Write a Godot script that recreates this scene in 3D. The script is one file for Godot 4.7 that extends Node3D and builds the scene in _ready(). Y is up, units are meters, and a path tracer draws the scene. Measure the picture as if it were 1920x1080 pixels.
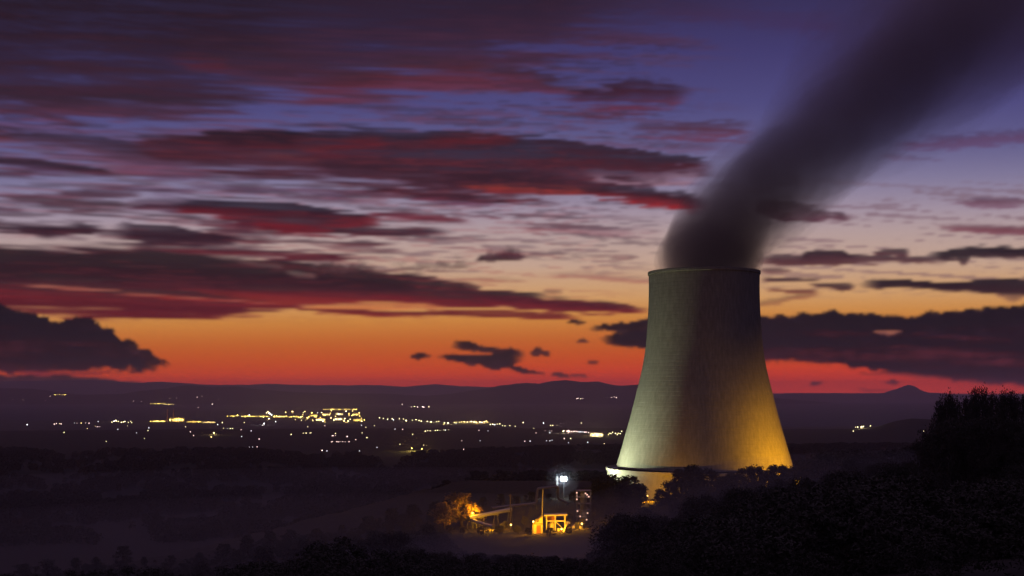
extends Node3D

const EYE := 90.0          # the eye, above the sea
const K := 1.7             # slopes below are for a depth of one; the land lies this much deeper
const HALF := 24.609375      # bearing, in degrees, that the finely drawn part of the sky reaches to either side of west
var taken := {}
var rng := RandomNumberGenerator.new()

# ------------------------------------------------------------------ naming
func numbered(called: String) -> String:
	var n: int = taken.get(called, 0)
	taken[called] = n + 1
	return called if n == 0 else "%s_%03d" % [called, n]

func tag(o: Node3D, label: String, category := "", group := "", kind := "") -> Node3D:
	if label: o.set_meta("label", label)
	if category: o.set_meta("category", category)
	if group: o.set_meta("group", group)
	if kind: o.set_meta("kind", kind)
	return o

func thing(called: String, label: String, category: String, at := Vector3.ZERO, group := "") -> Node3D:
	var o := Node3D.new()
	o.name = numbered(called)
	add_child(o)
	o.position = at
	return tag(o, label, category, group)

func part(called: String, mesh: Mesh, mat: Material, parent: Node3D) -> MeshInstance3D:
	var o := MeshInstance3D.new()
	o.name = called if parent != self else numbered(called)
	o.mesh = mesh
	if mat: o.material_override = mat
	parent.add_child(o, true)
	return o

# ------------------------------------------------------------------ meshes
class Mesher:
	var v := PackedVector3Array()
	var n := PackedVector3Array()
	func tri(a: Vector3, b: Vector3, c: Vector3, na: Vector3, nb: Vector3, nc: Vector3) -> void:
		if (b - a).cross(c - a).dot(na + nb + nc) > 0.0:
			v.append(a); v.append(c); v.append(b)
			n.append(na); n.append(nc); n.append(nb)
		else:
			v.append(a); v.append(b); v.append(c)
			n.append(na); n.append(nb); n.append(nc)
	func flat(a: Vector3, b: Vector3, c: Vector3, d: Vector3, out: Vector3) -> void:
		tri(a, b, c, out, out, out)
		tri(a, c, d, out, out, out)
	func box(c: Vector3, s: Vector3, turn := 0.0, tilt := 0.0) -> Mesher:
		var b := Basis(Vector3.UP, turn) * Basis(Vector3(0, 0, 1), tilt)
		for ax in 3:
			for sg in [-1.0, 1.0]:
				var nn := Vector3.ZERO; nn[ax] = sg
				var e1 := Vector3.ZERO; e1[(ax + 1) % 3] = s[(ax + 1) % 3] * 0.5
				var e2 := Vector3.ZERO; e2[(ax + 2) % 3] = s[(ax + 2) % 3] * 0.5
				var m := nn * s[ax] * 0.5
				flat(c + b * (m - e1 - e2), c + b * (m + e1 - e2), c + b * (m + e1 + e2), c + b * (m - e1 + e2), b * nn)
		return self
	func tube(pts: Array, radii: Array, sides := 6, caps := true) -> Mesher:
		var rings := []
		for i in pts.size():
			var d: Vector3 = (pts[mini(i + 1, pts.size() - 1)] - pts[maxi(i - 1, 0)]).normalized()
			var s := d.cross(Vector3.FORWARD if absf(d.y) > 0.9 else Vector3.UP).normalized()
			var t := s.cross(d)
			var ring := []
			for k in sides:
				var a := TAU * k / sides
				ring.append(s * cos(a) + t * sin(a))
			rings.append(ring)
		for i in pts.size() - 1:
			for k in sides:
				var q := (k + 1) % sides
				var a: Vector3 = pts[i] + rings[i][k] * radii[i]
				var b: Vector3 = pts[i] + rings[i][q] * radii[i]
				var c: Vector3 = pts[i + 1] + rings[i + 1][q] * radii[i + 1]
				var d: Vector3 = pts[i + 1] + rings[i + 1][k] * radii[i + 1]
				tri(a, b, c, rings[i][k], rings[i][q], rings[i + 1][q])
				tri(a, c, d, rings[i][k], rings[i + 1][q], rings[i + 1][k])
		if caps:
			for e in [0, pts.size() - 1]:
				var o: Vector3 = (pts[e] - pts[1 if e == 0 else e - 1]).normalized()
				for k in sides:
					tri(pts[e], pts[e] + rings[e][k] * radii[e], pts[e] + rings[e][(k + 1) % sides] * radii[e], o, o, o)
		return self
	func lathe(profile: Array, segs := 96, smooth := false) -> Mesher:     # profile of (radius, height), outward on the right going up
		for i in profile.size() - 1:
			var p: Vector2 = profile[i]
			var q: Vector2 = profile[i + 1]
			var o := Vector2(q.y - p.y, p.x - q.x).normalized()
			for k in segs:
				var a := TAU * k / segs
				var b := TAU * (k + 1) / segs
				var da := Vector3(cos(a), 0, sin(a))
				var db := Vector3(cos(b), 0, sin(b))
				var na := da * o.x + Vector3.UP * o.y
				var nb := db * o.x + Vector3.UP * o.y
				var A := da * p.x + Vector3.UP * p.y
				var B := db * p.x + Vector3.UP * p.y
				var C := db * q.x + Vector3.UP * q.y
				var D := da * q.x + Vector3.UP * q.y
				tri(A, B, C, na, nb, nb)
				tri(A, C, D, na, nb, na)
		return self
	func ball(c: Vector3, r: float, rows := 6, cols := 8) -> Mesher:
		for i in rows:
			for k in cols:
				var q := []
				for e in [[i, k], [i, k + 1], [i + 1, k + 1], [i + 1, k]]:
					var la: float = PI * e[0] / rows - PI / 2
					var lo: float = TAU * e[1] / cols
					q.append(Vector3(cos(la) * cos(lo), sin(la), cos(la) * sin(lo)))
				tri(c + q[0] * r, c + q[1] * r, c + q[2] * r, q[0], q[1], q[2])
				tri(c + q[0] * r, c + q[2] * r, c + q[3] * r, q[0], q[2], q[3])
		return self
	func leaf(c: Vector3, a: Vector3, b: Vector3) -> void:
		var o := a.cross(b).normalized()
		tri(c - a, c + b * 0.55, c + a, o, o, o)
		tri(c - a, c + a, c - b * 0.55, o, o, o)
	func done(into: ArrayMesh = null) -> ArrayMesh:
		var arr := []
		arr.resize(Mesh.ARRAY_MAX)
		arr[Mesh.ARRAY_VERTEX] = v
		arr[Mesh.ARRAY_NORMAL] = n
		var m := into if into else ArrayMesh.new()
		m.add_surface_from_arrays(Mesh.PRIMITIVE_TRIANGLES, arr)
		return m

# ------------------------------------------------------------------ materials
func paint(r: float, g: float, b: float, rough := 0.85, metal := 0.0) -> StandardMaterial3D:
	var m := StandardMaterial3D.new()
	m.albedo_color = Color(r, g, b).linear_to_srgb()
	m.roughness = rough
	m.metallic = metal
	return m

func glow(r: float, g: float, b: float, k: float) -> StandardMaterial3D:
	var m := StandardMaterial3D.new()
	m.albedo_color = Color(0.3, 0.3, 0.3)
	m.emission_enabled = true
	m.emission = Color(r, g, b).linear_to_srgb()
	m.emission_energy_multiplier = k
	return m

func speckle(seed_: int, freq: float, lo: Color, hi: Color, size := 512, octaves := 5) -> NoiseTexture2D:
	var f := FastNoiseLite.new()
	f.seed = seed_
	f.noise_type = FastNoiseLite.TYPE_SIMPLEX_SMOOTH
	f.frequency = freq
	f.fractal_octaves = octaves
	var t := NoiseTexture2D.new()
	t.width = size
	t.height = size
	t.seamless = true
	t.noise = f
	var g := Gradient.new()
	g.set_color(0, lo.linear_to_srgb())
	g.set_color(1, hi.linear_to_srgb())
	t.color_ramp = g
	return t

func earthy(seed_: int, lo: Color, hi: Color, scale_: float) -> StandardMaterial3D:
	var m := StandardMaterial3D.new()
	m.albedo_texture = speckle(seed_, 0.012, lo, hi)
	m.uv1_triplanar = true
	m.uv1_world_triplanar = true
	m.uv1_scale = Vector3.ONE * scale_
	m.roughness = 1.0
	m.metallic_specular = 0.1
	return m

# ------------------------------------------------------------------ sky
var sky_noise := FastNoiseLite.new()
var pw := 0
var ph := 0
var sr := PackedFloat32Array()
var sg := PackedFloat32Array()
var sb := PackedFloat32Array()
var sv := PackedFloat32Array()    # height above the horizon, as a slope in hundredths, on the upright plane to the west
var su := PackedFloat32Array()
var streak := PackedFloat32Array()
var fine := PackedFloat32Array()
var lumps := PackedFloat32Array()

#  height (slope, hundredths) and the sRGB of the clear air there
const AIR := [[-3.0, 150, 48, 48], [0.0, 186, 46, 38], [1.3, 208, 54, 32], [2.7, 216, 68, 26], [4.1, 211, 80, 26], [5.6, 206, 92, 34], [7.0, 205, 105, 42], [9.9, 214, 140, 66],
	[12.7, 216, 162, 108], [17.0, 202, 168, 148], [21.3, 184, 160, 160], [24.1, 165, 148, 164], [28.4, 131, 123, 156], [33.0, 99, 95, 140], [38.4, 80, 76, 128], [45.6, 66, 60, 110], [52.7, 55, 48, 88], [62.0, 50, 45, 88], [90.0, 60, 54, 96], [150.0, 86, 74, 114]]

func air(v: float) -> Color:
	for i in AIR.size() - 1:
		if v < AIR[i + 1][0]:
			var t: float = clampf((v - AIR[i][0]) / (AIR[i + 1][0] - AIR[i][0]), 0.0, 1.0)
			return Color(lerpf(AIR[i][1], AIR[i + 1][1], t), lerpf(AIR[i][2], AIR[i + 1][2], t), lerpf(AIR[i][3], AIR[i + 1][3], t)) / 255.0
	return Color(86, 74, 114) / 255.0

func away_from_sunset(az: float, el: float) -> Color:
	# dusk away from the afterglow: slate blue, dimming low in the east, under broken purple cloud
	var w := clampf(1.0 - (absf(az) - 20.0) / 85.0, 0.0, 1.0)
	w = w * w * (3.0 - 2.0 * w)
	var west := air(100.0 * K * tan(deg_to_rad(minf(el, 60.0))))
	# unseen east: dark low down, violet above, brightened to light the land
	var east := Color(29, 26, 37) / 255.0
	east = east.lerp(Color(92, 78, 118) / 255.0, smoothstep(16.0, 36.0, el))
	var c := east.lerp(west, w)
	var d := Vector3(sin(deg_to_rad(az)), 0, -cos(deg_to_rad(az))) / maxf(0.12, tan(deg_to_rad(maxf(el, 1.0))))
	var k := sky_noise.get_noise_3d(d.x * 14.0, 40.0, d.z * 32.0) * 0.5 + 0.5
	return c.lerp(Color(33, 27, 37).lerp(Color(88, 70, 94), smoothstep(16.0, 36.0, el)) / 255.0, smoothstep(0.42, 0.62, k) * 0.85)

func cloud(knots: Array, top: Color, mid: Color, bottom: Color, opacity: float, soft_top: float, soft_bottom: float, warp: float, grain: float, lumpy := 0.0) -> void:
	top *= 0.9
	mid *= 0.92
	bottom = Color(bottom.r * 1.02, bottom.g * 0.86, bottom.b * 0.9)
	mid = Color(mid.r * 1.04, mid.g * 0.92, mid.b * 0.95)
	if lumpy < 0.1:
		soft_top *= 0.7
		soft_bottom *= 0.75
	if lumpy > 0.2:     # the low heaps of cloud stand against the glow and are the darkest
		top *= 0.72
		mid *= 0.66
		bottom *= 0.70
	var u0: float = knots[0][0]
	var u1: float = knots[-1][0]
	var ends := minf(4.0 if soft_bottom < 3.0 else 18.0, (u1 - u0) * 0.2)
	var at := 0
	for x in pw:
		var u := su[x]
		if u < u0 or u > u1:
			continue
		while at < knots.size() - 2 and u > knots[at + 1][0]:
			at += 1
		var t: float = (u - knots[at][0]) / (knots[at + 1][0] - knots[at][0])
		var s := t * t * (3.0 - 2.0 * t) * 0.5 + t * 0.5
		var vt: float = lerpf(knots[at][1], knots[at + 1][1], s)
		var vb: float = lerpf(knots[at][2], knots[at + 1][2], s)
		var fade := 1.0
		if u0 > -68.0: fade *= smoothstep(0.0, ends, u - u0)
		if u1 < 68.0: fade *= smoothstep(0.0, ends, u1 - u)
		var reach := absf(warp) + soft_top + soft_bottom + lumpy
		var c_ := cos(deg_to_rad((float(x) + 0.5) / pw * 2.0 * HALF - HALF))
		var y1 := clampi(int((rad_to_deg(atan((vt + reach) * 0.01 * c_ / K)) + 1.0) * 4096.0 / 360.0) + 1, 0, ph - 1)
		var y0 := clampi(int((rad_to_deg(atan((vb - reach) * 0.01 * c_ / K)) + 1.0) * 4096.0 / 360.0) - 1, 0, ph - 1)
		for y in range(y0, y1 + 1):
			var i := y * pw + x
			var w := streak[i] * warp + fine[i] * warp * 0.9 + lumps[i] * lumpy
			var v := sv[i] + w
			var d := minf((vt - v) / soft_top, (v - vb) / soft_bottom) + 0.5
			if d <= 0.0:
				continue
			d = minf(d, 1.0)
			d = d * d * (3.0 - 2.0 * d)
			var a := opacity * fade * d * clampf(1.0 + grain * (streak[i] * 1.3 + fine[i] * 0.9 - 0.25), 0.0, 1.15)
			if a <= 0.004:
				continue
			a = minf(a, 1.0)
			var q := clampf((vt - v) / maxf(vt - vb, 0.2) + streak[i] * 0.45 + fine[i] * 0.45, 0.0, 1.0)
			var c := top.lerp(mid, q * 2.0) if q < 0.5 else mid.lerp(bottom, q * 2.0 - 1.0)
			if lumpy > 0.2: c *= clampf(1.0 + lumps[i] * 0.45 + streak[i] * 0.5, 0.6, 1.7)
			sr[i] = lerpf(sr[i], c.r, a)
			sg[i] = lerpf(sg[i], c.g, a)
			sb[i] = lerpf(sb[i], c.b, a)

func rgb8(r: int, g: int, b: int) -> Color:
	return Color(r / 255.0, g / 255.0, b / 255.0)

func wisps(low: float, high: float, left: float, right: float, c: Color, opacity: float, thin: float, shift: float) -> void:
	# ragged threads of cloud between the banks
	for y in ph:
		for x in pw:
			var i := y * pw + x
			var v := sv[i]
			var u := su[x]
			if v < low or v > high or u < left or u > right: continue
			var m := smoothstep(low, low + 3.0, v) * (1.0 - smoothstep(high - 4.0, high, v)) * smoothstep(left, left + 14.0, u) * (1.0 - smoothstep(right - 16.0, right, u))
			var n := soft_noise.get_noise_2d(u * 0.045 + shift, (v + u * 0.05) * thin) * 1.3 + streak[i] * 0.5
			var a := opacity * m * smoothstep(0.12, 0.55, n)
			if a > 0.003:
				sr[i] = lerpf(sr[i], c.r, a)
				sg[i] = lerpf(sg[i], c.g, a)
				sb[i] = lerpf(sb[i], c.b, a)

var soft_noise: FastNoiseLite

func clouds() -> void:
	wisps(14.0, 36.0, -90.0, 24.0, rgb8(100, 74, 86), 0.46, 1.5, 200.0)
	wisps(17.0, 31.0, -90.0, -4.0, rgb8(64, 46, 56), 0.58, 1.1, 320.0)
	wisps(24.0, 50.0, -90.0, 34.0, rgb8(88, 58, 84), 0.5, 0.9, 430.0)
	wisps(12.0, 30.0, 26.0, 90.0, rgb8(112, 82, 94), 0.45, 1.3, 540.0)
	var ink := rgb8(32, 26, 38)
	var slate := rgb8(42, 32, 45)
	var plum := rgb8(62, 42, 58)
	var wine := rgb8(84, 40, 52)
	var red := rgb8(116, 42, 50)
	var ember := rgb8(146, 56, 52)
	var mauve := rgb8(92, 66, 92)
	# the high dark deck on the left
	cloud([[-72.857, 57, 38.071], [-57.857, 57, 38.714], [-45, 57, 38.071], [-31.429, 57, 40.429], [-18.571, 57, 42], [-7.143, 57, 43.571], [2.857, 57, 45.571], [12.857, 57, 48.429], [21.429, 57, 51.286]], rgb8(38,29,41), rgb8(42,31,44), rgb8(58,42,58), 0.88, 1.0, 5.5, 2.6, 0.3)
	cloud([[-37.143, 56.286, 48.429], [-18.571, 56.286, 44.143], [0, 56.286, 44.143], [14.286, 56.286, 46.286], [35, 56.286, 49.857]], rgb8(50,40,64), rgb8(56,43,66), rgb8(72,52,78), 0.5, 2.0, 5.0, 2.4, 0.4)
	cloud([[-47.143, 44.143, 43.571], [-34.286, 45.214, 40.929], [-22.857, 44.286, 39.143], [-14.286, 42, 38.429]], rgb8(66,42,60), rgb8(78,48,68), rgb8(84,62,88), 0.75, 2.5, 3.0, 1.8, 0.5)
	cloud([[-47.857, 44.714, 44.429], [-42.857, 45.714, 43.286], [-37.143, 44.714, 43.429]], wine, rgb8(92,44,56), wine, 0.55, 1.4, 1.6, 1.4, 0.5)
	cloud([[-31.429, 40.571, 40], [-22.857, 42.857, 39.714], [-14.286, 44.714, 40.143], [-5.714, 45, 40.286], [0, 43.857, 40.143], [5.714, 42, 39.714]], rgb8(72,44,58), rgb8(92,48,62), rgb8(98,62,86), 0.85, 2.2, 2.4, 1.8, 0.5)
	cloud([[-4.286, 42.714, 42.286], [2.143, 43.143, 40.571], [7.143, 41.857, 39.286], [11.429, 40.571, 38.714]], rgb8(66,38,54), rgb8(94,52,70), rgb8(92,62,92), 0.8, 1.0, 1.6, 1.0, 0.4)
	cloud([[5, 39.571, 39.143], [10, 41, 38.286], [16.429, 42, 37.857], [20.714, 41.429, 38.286], [25, 40.286, 39.857]], rgb8(56,36,56), rgb8(66,40,58), rgb8(96,58,82), 0.93, 1.0, 1.6, 0.9, 0.35)
	cloud([[-72.857, 40.714, 38.714], [-60, 40.429, 37.429], [-47.143, 39.857, 37.286], [-35.714, 39, 37.857], [-31.429, 38.429, 38]], rgb8(50,38,52), rgb8(60,44,60), rgb8(78,58,82), 0.85, 1.6, 2.0, 1.3, 0.4)
	cloud([[-72.857, 39, 38.143], [-64.286, 38.143, 36.857], [-57.857, 36.429, 35.571], [-55, 35.571, 35.286]], rgb8(68,46,66), rgb8(80,52,72), rgb8(84,66,94), 0.8, 1.0, 1.2, 0.8, 0.4)
	cloud([[15.714, 51.286, 50.571], [31.429, 52.143, 48.429], [45.714, 51.286, 47.714]], rgb8(70,50,84), rgb8(70,50,84), rgb8(66,52,92), 0.35, 2.0, 2.0, 1.4, 0.5)
	# the long lens-shaped bank
	cloud([[-72.857, 35.857, 33.571], [-60, 34.857, 32.429], [-50, 34, 30], [-38.571, 34, 28.857]], rgb8(52,40,58), rgb8(70,50,66), rgb8(108,86,112), 0.9, 1.2, 3.0, 1.2, 0.35)
	cloud([[-52.857, 34, 33.143], [-45, 34.714, 31], [-38.571, 35.143, 29.857], [-31.429, 35.286, 29.143], [-22.857, 34.857, 28.286], [-14.286, 34.857, 27.286], [-7.143, 35.071, 26.286], [0, 34.429, 25.714], [7.143, 33.571, 26.143], [15.714, 32.143, 27.286], [23.571, 31.429, 29.143], [27.857, 30.857, 29.714]], rgb8(46,34,48), rgb8(78,42,54), rgb8(66,42,54), 0.98, 0.9, 1.8, 0.9, 0.15)
	cloud([[-45, 34.857, 34], [-37.857, 35.286, 32.857], [-31.429, 35.286, 32.571], [-26.429, 34.857, 33.571]], rgb8(38,31,46), rgb8(40,30,42), rgb8(70,36,46), 0.9, 0.6, 1.4, 0.7, 0.2)
	cloud([[-30, 32.429, 31.857], [-25, 33.571, 31.714], [-20, 34.286, 32.143], [-15.714, 34, 32.714]], rgb8(98,36,46), rgb8(112,38,46), rgb8(92,40,50), 0.6, 1.0, 1.0, 0.7, 0.55)
	cloud([[-12.857, 34, 33.571], [-7.857, 34.429, 32.714], [-2.143, 34.714, 32.714], [2.143, 34, 33.143]], rgb8(90,36,46), rgb8(102,37,44), rgb8(84,38,48), 0.65, 0.9, 1.2, 0.7, 0.5)
	cloud([[-37.857, 32.143, 31.786], [-31.429, 32, 31.143], [-24.286, 31.143, 30.714]], rgb8(110,56,60), rgb8(112,58,60), rgb8(92,50,58), 0.6, 0.6, 0.6, 0.6, 0.5)
	cloud([[-28.571, 31, 30.571], [-21.429, 31.143, 28.429], [-12.857, 30.857, 27.571], [-5.714, 30.429, 27], [0, 30, 27.143], [8.571, 29.429, 28]], rgb8(56,36,50), rgb8(54,35,46), rgb8(62,40,52), 0.8, 1.4, 1.2, 0.9, 0.4)
	cloud([[0, 34.286, 33.857], [7.143, 33.571, 31.857], [14.286, 32.429, 31.429], [21.429, 31.857, 31.286]], rgb8(56,34,48), rgb8(68,36,48), rgb8(80,40,52), 0.7, 0.6, 1.4, 0.7, 0.3)
	cloud([[8.571, 29.714, 28.857], [15.714, 29.143, 28.286], [22.857, 30, 28], [27.143, 30, 28.286]], rgb8(118,96,122), rgb8(142,128,148), rgb8(150,136,150), 0.75, 1.2, 0.8, 0.8, 0.5)
	cloud([[-8.571, 28, 27.571], [-2.143, 28.429, 26.571], [5, 28, 26.143], [10.714, 27.571, 26.286], [15, 26.857, 26.429]], rgb8(96,46,54), rgb8(148,64,56), rgb8(128,46,52), 0.9, 0.9, 0.8, 0.7, 0.35)
	cloud([[7.143, 27.286, 26.857], [13.571, 27.714, 26], [19.286, 27.143, 25.286], [24.286, 26.571, 24.429], [27.143, 25.714, 24.429]], rgb8(50,40,54), rgb8(66,36,46), rgb8(138,46,52), 0.95, 0.7, 0.8, 0.6, 0.25)
	cloud([[-15.714, 26.571, 26.286], [-10, 26.857, 25.714], [-4.286, 26.143, 25.286], [0, 25.571, 25.143]], rgb8(90,60,78), rgb8(86,46,60), rgb8(110,74,96), 0.85, 0.6, 0.7, 0.6, 0.3)
	cloud([[14.286, 35.286, 34.857], [20, 36.143, 34.286], [26.429, 36.429, 34.429], [33.571, 35.857, 34.714]], rgb8(74,50,72), rgb8(84,54,72), rgb8(100,70,96), 0.8, 1.0, 1.2, 0.9, 0.45)
	cloud([[5, 33.714, 33.286], [13.571, 34, 32.429], [22.857, 33.571, 32.143], [28.571, 33.429, 32.714]], mauve, rgb8(104,76,104), rgb8(104,80,112), 0.5, 1.2, 1.2, 0.9, 0.5)
	# left, paler air with thin bars
	cloud([[-72.857, 31.571, 30.857], [-64.286, 31.286, 30.143], [-57.143, 30.429, 29.286], [-51.429, 29.571, 29]], rgb8(56,42,56), rgb8(52,38,52), rgb8(78,62,86), 0.95, 0.6, 0.7, 0.35, 0.15)
	cloud([[-72.857, 29.857, 28.857], [-65.714, 29.714, 28.714], [-62.857, 29.286, 29]], rgb8(70,52,70), rgb8(74,54,72), rgb8(90,72,96), 0.8, 0.7, 0.8, 0.4, 0.3)
	cloud([[-62.143, 27, 26.714], [-55, 27.357, 26.071], [-48.571, 26.857, 26.286]], rgb8(84,68,90), rgb8(74,52,66), rgb8(100,82,100), 0.85, 0.7, 0.7, 0.5, 0.3)
	cloud([[-47.143, 27.571, 27.143], [-38.571, 27.857, 26.286], [-31.429, 27, 26.429], [-24.286, 27, 26.143], [-18.571, 26.571, 26.286]], rgb8(116,96,124), rgb8(108,90,116), rgb8(122,106,130), 0.6, 1.0, 1.0, 0.8, 0.5)
	cloud([[-62.857, 24.429, 24.286], [-58.571, 24.643, 24], [-55, 24.429, 24.143]], rgb8(74,56,72), rgb8(66,44,56), rgb8(80,62,76), 0.85, 0.3, 0.4, 0.2, 0.2)
	cloud([[-72.857, 25.143, 24.286], [-67.143, 25, 24.286], [-64.286, 24.714, 24.429]], rgb8(80,62,84), rgb8(70,50,66), rgb8(88,70,90), 0.8, 0.5, 0.6, 0.3, 0.3)
	# the second bank with the red belly
	cloud([[-52.857, 25.143, 24.857], [-48.571, 25.714, 24.571], [-43.571, 25.571, 24.143], [-37.857, 25.429, 24]], rgb8(84,64,84), rgb8(70,50,66), rgb8(92,76,94), 0.9, 0.6, 0.8, 0.5, 0.3)
	cloud([[-47.143, 25.143, 24.714], [-41.429, 25.5, 24], [-35, 25.571, 22.429], [-30, 25.286, 21.429], [-25, 24.5, 21.286], [-20, 24, 22.143], [-16.429, 23.286, 22.714]], rgb8(42,34,48), rgb8(74,34,46), rgb8(108,36,46), 0.98, 0.5, 0.7, 0.45, 0.12)
	cloud([[-26.429, 22.714, 22.429], [-21.429, 23.571, 22.143], [-17.143, 24, 22.571]], rgb8(110,36,46), rgb8(122,38,48), rgb8(110,46,54), 0.6, 0.6, 0.6, 0.4, 0.4)
	cloud([[-20.714, 24, 23.714], [-16.429, 24.286, 23.429], [-11.429, 24, 23], [-7.143, 23.286, 22.429], [-4.286, 22.571, 22.357]], rgb8(104,50,64), rgb8(98,38,52), rgb8(116,60,72), 0.92, 0.5, 0.6, 0.4, 0.25)
	cloud([[-26.429, 22, 21.571], [-20, 22.286, 21.286], [-12.857, 22.143, 21.143], [-7.143, 21.714, 21.286]], rgb8(84,62,72), rgb8(58,40,52), rgb8(72,46,56), 0.92, 0.6, 0.5, 0.35, 0.2)
	cloud([[-7.143, 23.571, 23.357], [-3.571, 23.857, 23.286], [-0.714, 23.429, 23.286]], rgb8(104,76,92), rgb8(108,64,80), rgb8(126,90,100), 0.7, 0.4, 0.4, 0.3, 0.3)
	cloud([[-72.857, 22.714, 22.143], [-66.429, 22.286, 21.714], [-62.143, 22.429, 20.857], [-57.857, 22.5, 21.143], [-52.857, 21.857, 21.714]], rgb8(54,40,52), rgb8(44,32,43), rgb8(66,48,58), 0.96, 0.4, 0.5, 0.35, 0.15)
	cloud([[-54.286, 21.857, 20.429], [-52.143, 22.643, 20], [-47.857, 22.429, 19.714], [-42.857, 21.857, 19.857], [-37.857, 21.286, 20.143], [-34.286, 20.857, 20.571]], rgb8(50,36,48), rgb8(46,30,42), rgb8(62,44,54), 0.96, 0.5, 0.6, 0.5, 0.15)
	cloud([[-42.857, 23.143, 22.714], [-37.857, 23.286, 21.857], [-33.571, 23, 21.571]], rgb8(72,46,60), rgb8(84,40,54), rgb8(84,58,72), 0.7, 0.6, 0.7, 0.5, 0.5)
	cloud([[-40, 20.857, 20.571], [-32.857, 20.571, 20], [-25.714, 20.286, 19.571], [-20, 20.214, 19.429], [-14.286, 19.857, 19.571]], rgb8(62,42,52), rgb8(82,38,48), rgb8(94,56,64), 0.93, 0.4, 0.5, 0.3, 0.2)
	cloud([[-52.857, 19.714, 18.714], [-45, 19.429, 18.571], [-37.143, 19.286, 18.429], [-28.571, 19, 18.143], [-22.857, 18.571, 18], [-18.571, 18.143, 17.929]], rgb8(72,44,54), rgb8(88,34,46), rgb8(94,48,56), 0.93, 0.5, 0.5, 0.4, 0.25)
	cloud([[-25.714, 19.429, 19.143], [-19.286, 19.286, 18.857], [-13.571, 19, 18.714]], rgb8(96,66,74), rgb8(90,54,64), rgb8(110,76,80), 0.7, 0.4, 0.4, 0.3, 0.3)
	# the big dark bank, red underneath
	cloud([[-72.857, 19.714, 11.714], [-61.429, 19.429, 11.429], [-52.857, 19.286, 10.857], [-44.286, 18.714, 10.429], [-37.857, 18.143, 10.571], [-31.429, 17.714, 11.429], [-24.286, 17, 12], [-17.143, 16.143, 12.286], [-8.571, 14.714, 11.714], [0, 13.286, 11.286], [9.286, 12.143, 10.571], [16.429, 11.571, 11]], rgb8(52,38,44), rgb8(66,34,44), rgb8(108,38,44), 0.98, 1.1, 0.5, 0.6, 0.05)
	cloud([[-72.857, 19.286, 14.857], [-57.857, 19, 14.714], [-47.143, 18.429, 14.429], [-37.143, 17.857, 14.143], [-28.571, 16.857, 13.857], [-18.571, 15.857, 13.571], [-11.429, 14.857, 13.286]], rgb8(54,40,45), rgb8(46,32,39), rgb8(58,34,42), 0.93, 1.0, 1.2, 0.6, 0.1)
	cloud([[-72.857, 13, 10.429], [-61.429, 13, 10.286], [-52.857, 12.714, 10.071], [-44.286, 12.143, 10], [-36.429, 11.714, 10.429], [-28.571, 11.5, 10.714]], rgb8(112,36,44), rgb8(88,32,42), rgb8(96,34,42), 0.9, 0.6, 0.5, 0.4, 0.3)
	cloud([[-66.429, 14.429, 14.286], [-62.857, 14.429, 14], [-58.571, 14.143, 13.714], [-53.571, 13.786, 13.5], [-50, 13.286, 13.071]], rgb8(160,88,72), rgb8(188,124,100), rgb8(160,84,70), 0.9, 0.25, 0.3, 0.15, 0.15)
	cloud([[-54.286, 13.286, 13.143], [-48.571, 13.214, 12.929], [-44.286, 12.929, 12.643], [-38.571, 12.571, 12.286], [-32.857, 12.214, 11.857], [-28.571, 11.929, 11.571]], rgb8(150,66,56), rgb8(190,112,88), rgb8(146,60,50), 0.85, 0.2, 0.25, 0.15, 0.2)
	cloud([[-45, 14.143, 13.714], [-37.143, 13.714, 12.571], [-28.571, 13.286, 11.857], [-20, 12.857, 12], [-12.143, 12.429, 11.857]], rgb8(104,38,44), rgb8(132,44,44), rgb8(140,58,46), 0.7, 0.8, 0.4, 0.4, 0.25)
	cloud([[-31.429, 11.571, 11.286], [-25.714, 11.429, 10.714], [-18.571, 11.071, 10.429], [-10, 11, 10.143], [-1.429, 11, 9.929], [6.429, 10.714, 9.786], [10, 10.143, 9.786]], rgb8(122,48,44), rgb8(104,36,40), rgb8(124,44,44), 0.95, 0.3, 0.4, 0.25, 0.1)
	cloud([[-30, 11.714, 11.571], [-24.286, 12, 11.286], [-18.571, 12.429, 11.143], [-12.857, 12.214, 11.286], [-7.143, 11.643, 11.143]], rgb8(196,142,92), rgb8(204,144,84), rgb8(208,138,76), 0.9, 0.4, 0.4, 0.2, 0.1)
	cloud([[-40, 18, 17.714], [-34.286, 18.143, 17.429], [-28.571, 17.714, 16.857], [-22.857, 16.714, 15.857], [-14.286, 16.143, 15.286], [-7.143, 14.714, 14.429], [-2.143, 13.857, 13.571]], rgb8(58,42,48), rgb8(52,36,42), rgb8(70,44,48), 0.85, 0.5, 0.6, 0.5, 0.25)
	cloud([[-31.429, 16.429, 16.214], [-28.571, 16.143, 15.571], [-25.714, 15.857, 15.429]], rgb8(120,102,98), rgb8(140,124,112), rgb8(110,88,84), 0.7, 0.4, 0.5, 0.3, 0.2)
	cloud([[-42.143, 18.571, 18.286], [-37.857, 18.286, 17.571], [-33.571, 17.571, 16.857], [-28.571, 17, 16.571]], rgb8(120,96,94), rgb8(132,112,106), rgb8(104,80,80), 0.45, 0.6, 0.7, 0.5, 0.5)
	cloud([[-28.571, 17.286, 17], [-24.286, 17.429, 16.286], [-20, 17.429, 16.429], [-17.143, 16.857, 16.571]], rgb8(112,94,92), rgb8(92,74,76), rgb8(90,66,68), 0.7, 0.9, 0.9, 0.5, 0.3, 0.5)
	cloud([[-18.571, 16, 15.786], [-12.857, 15.714, 15.071], [-7.143, 15, 14.571], [-4.286, 14.714, 14.5]], rgb8(82,54,58), rgb8(62,38,44), rgb8(96,56,56), 0.9, 0.4, 0.4, 0.3, 0.2)
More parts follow.
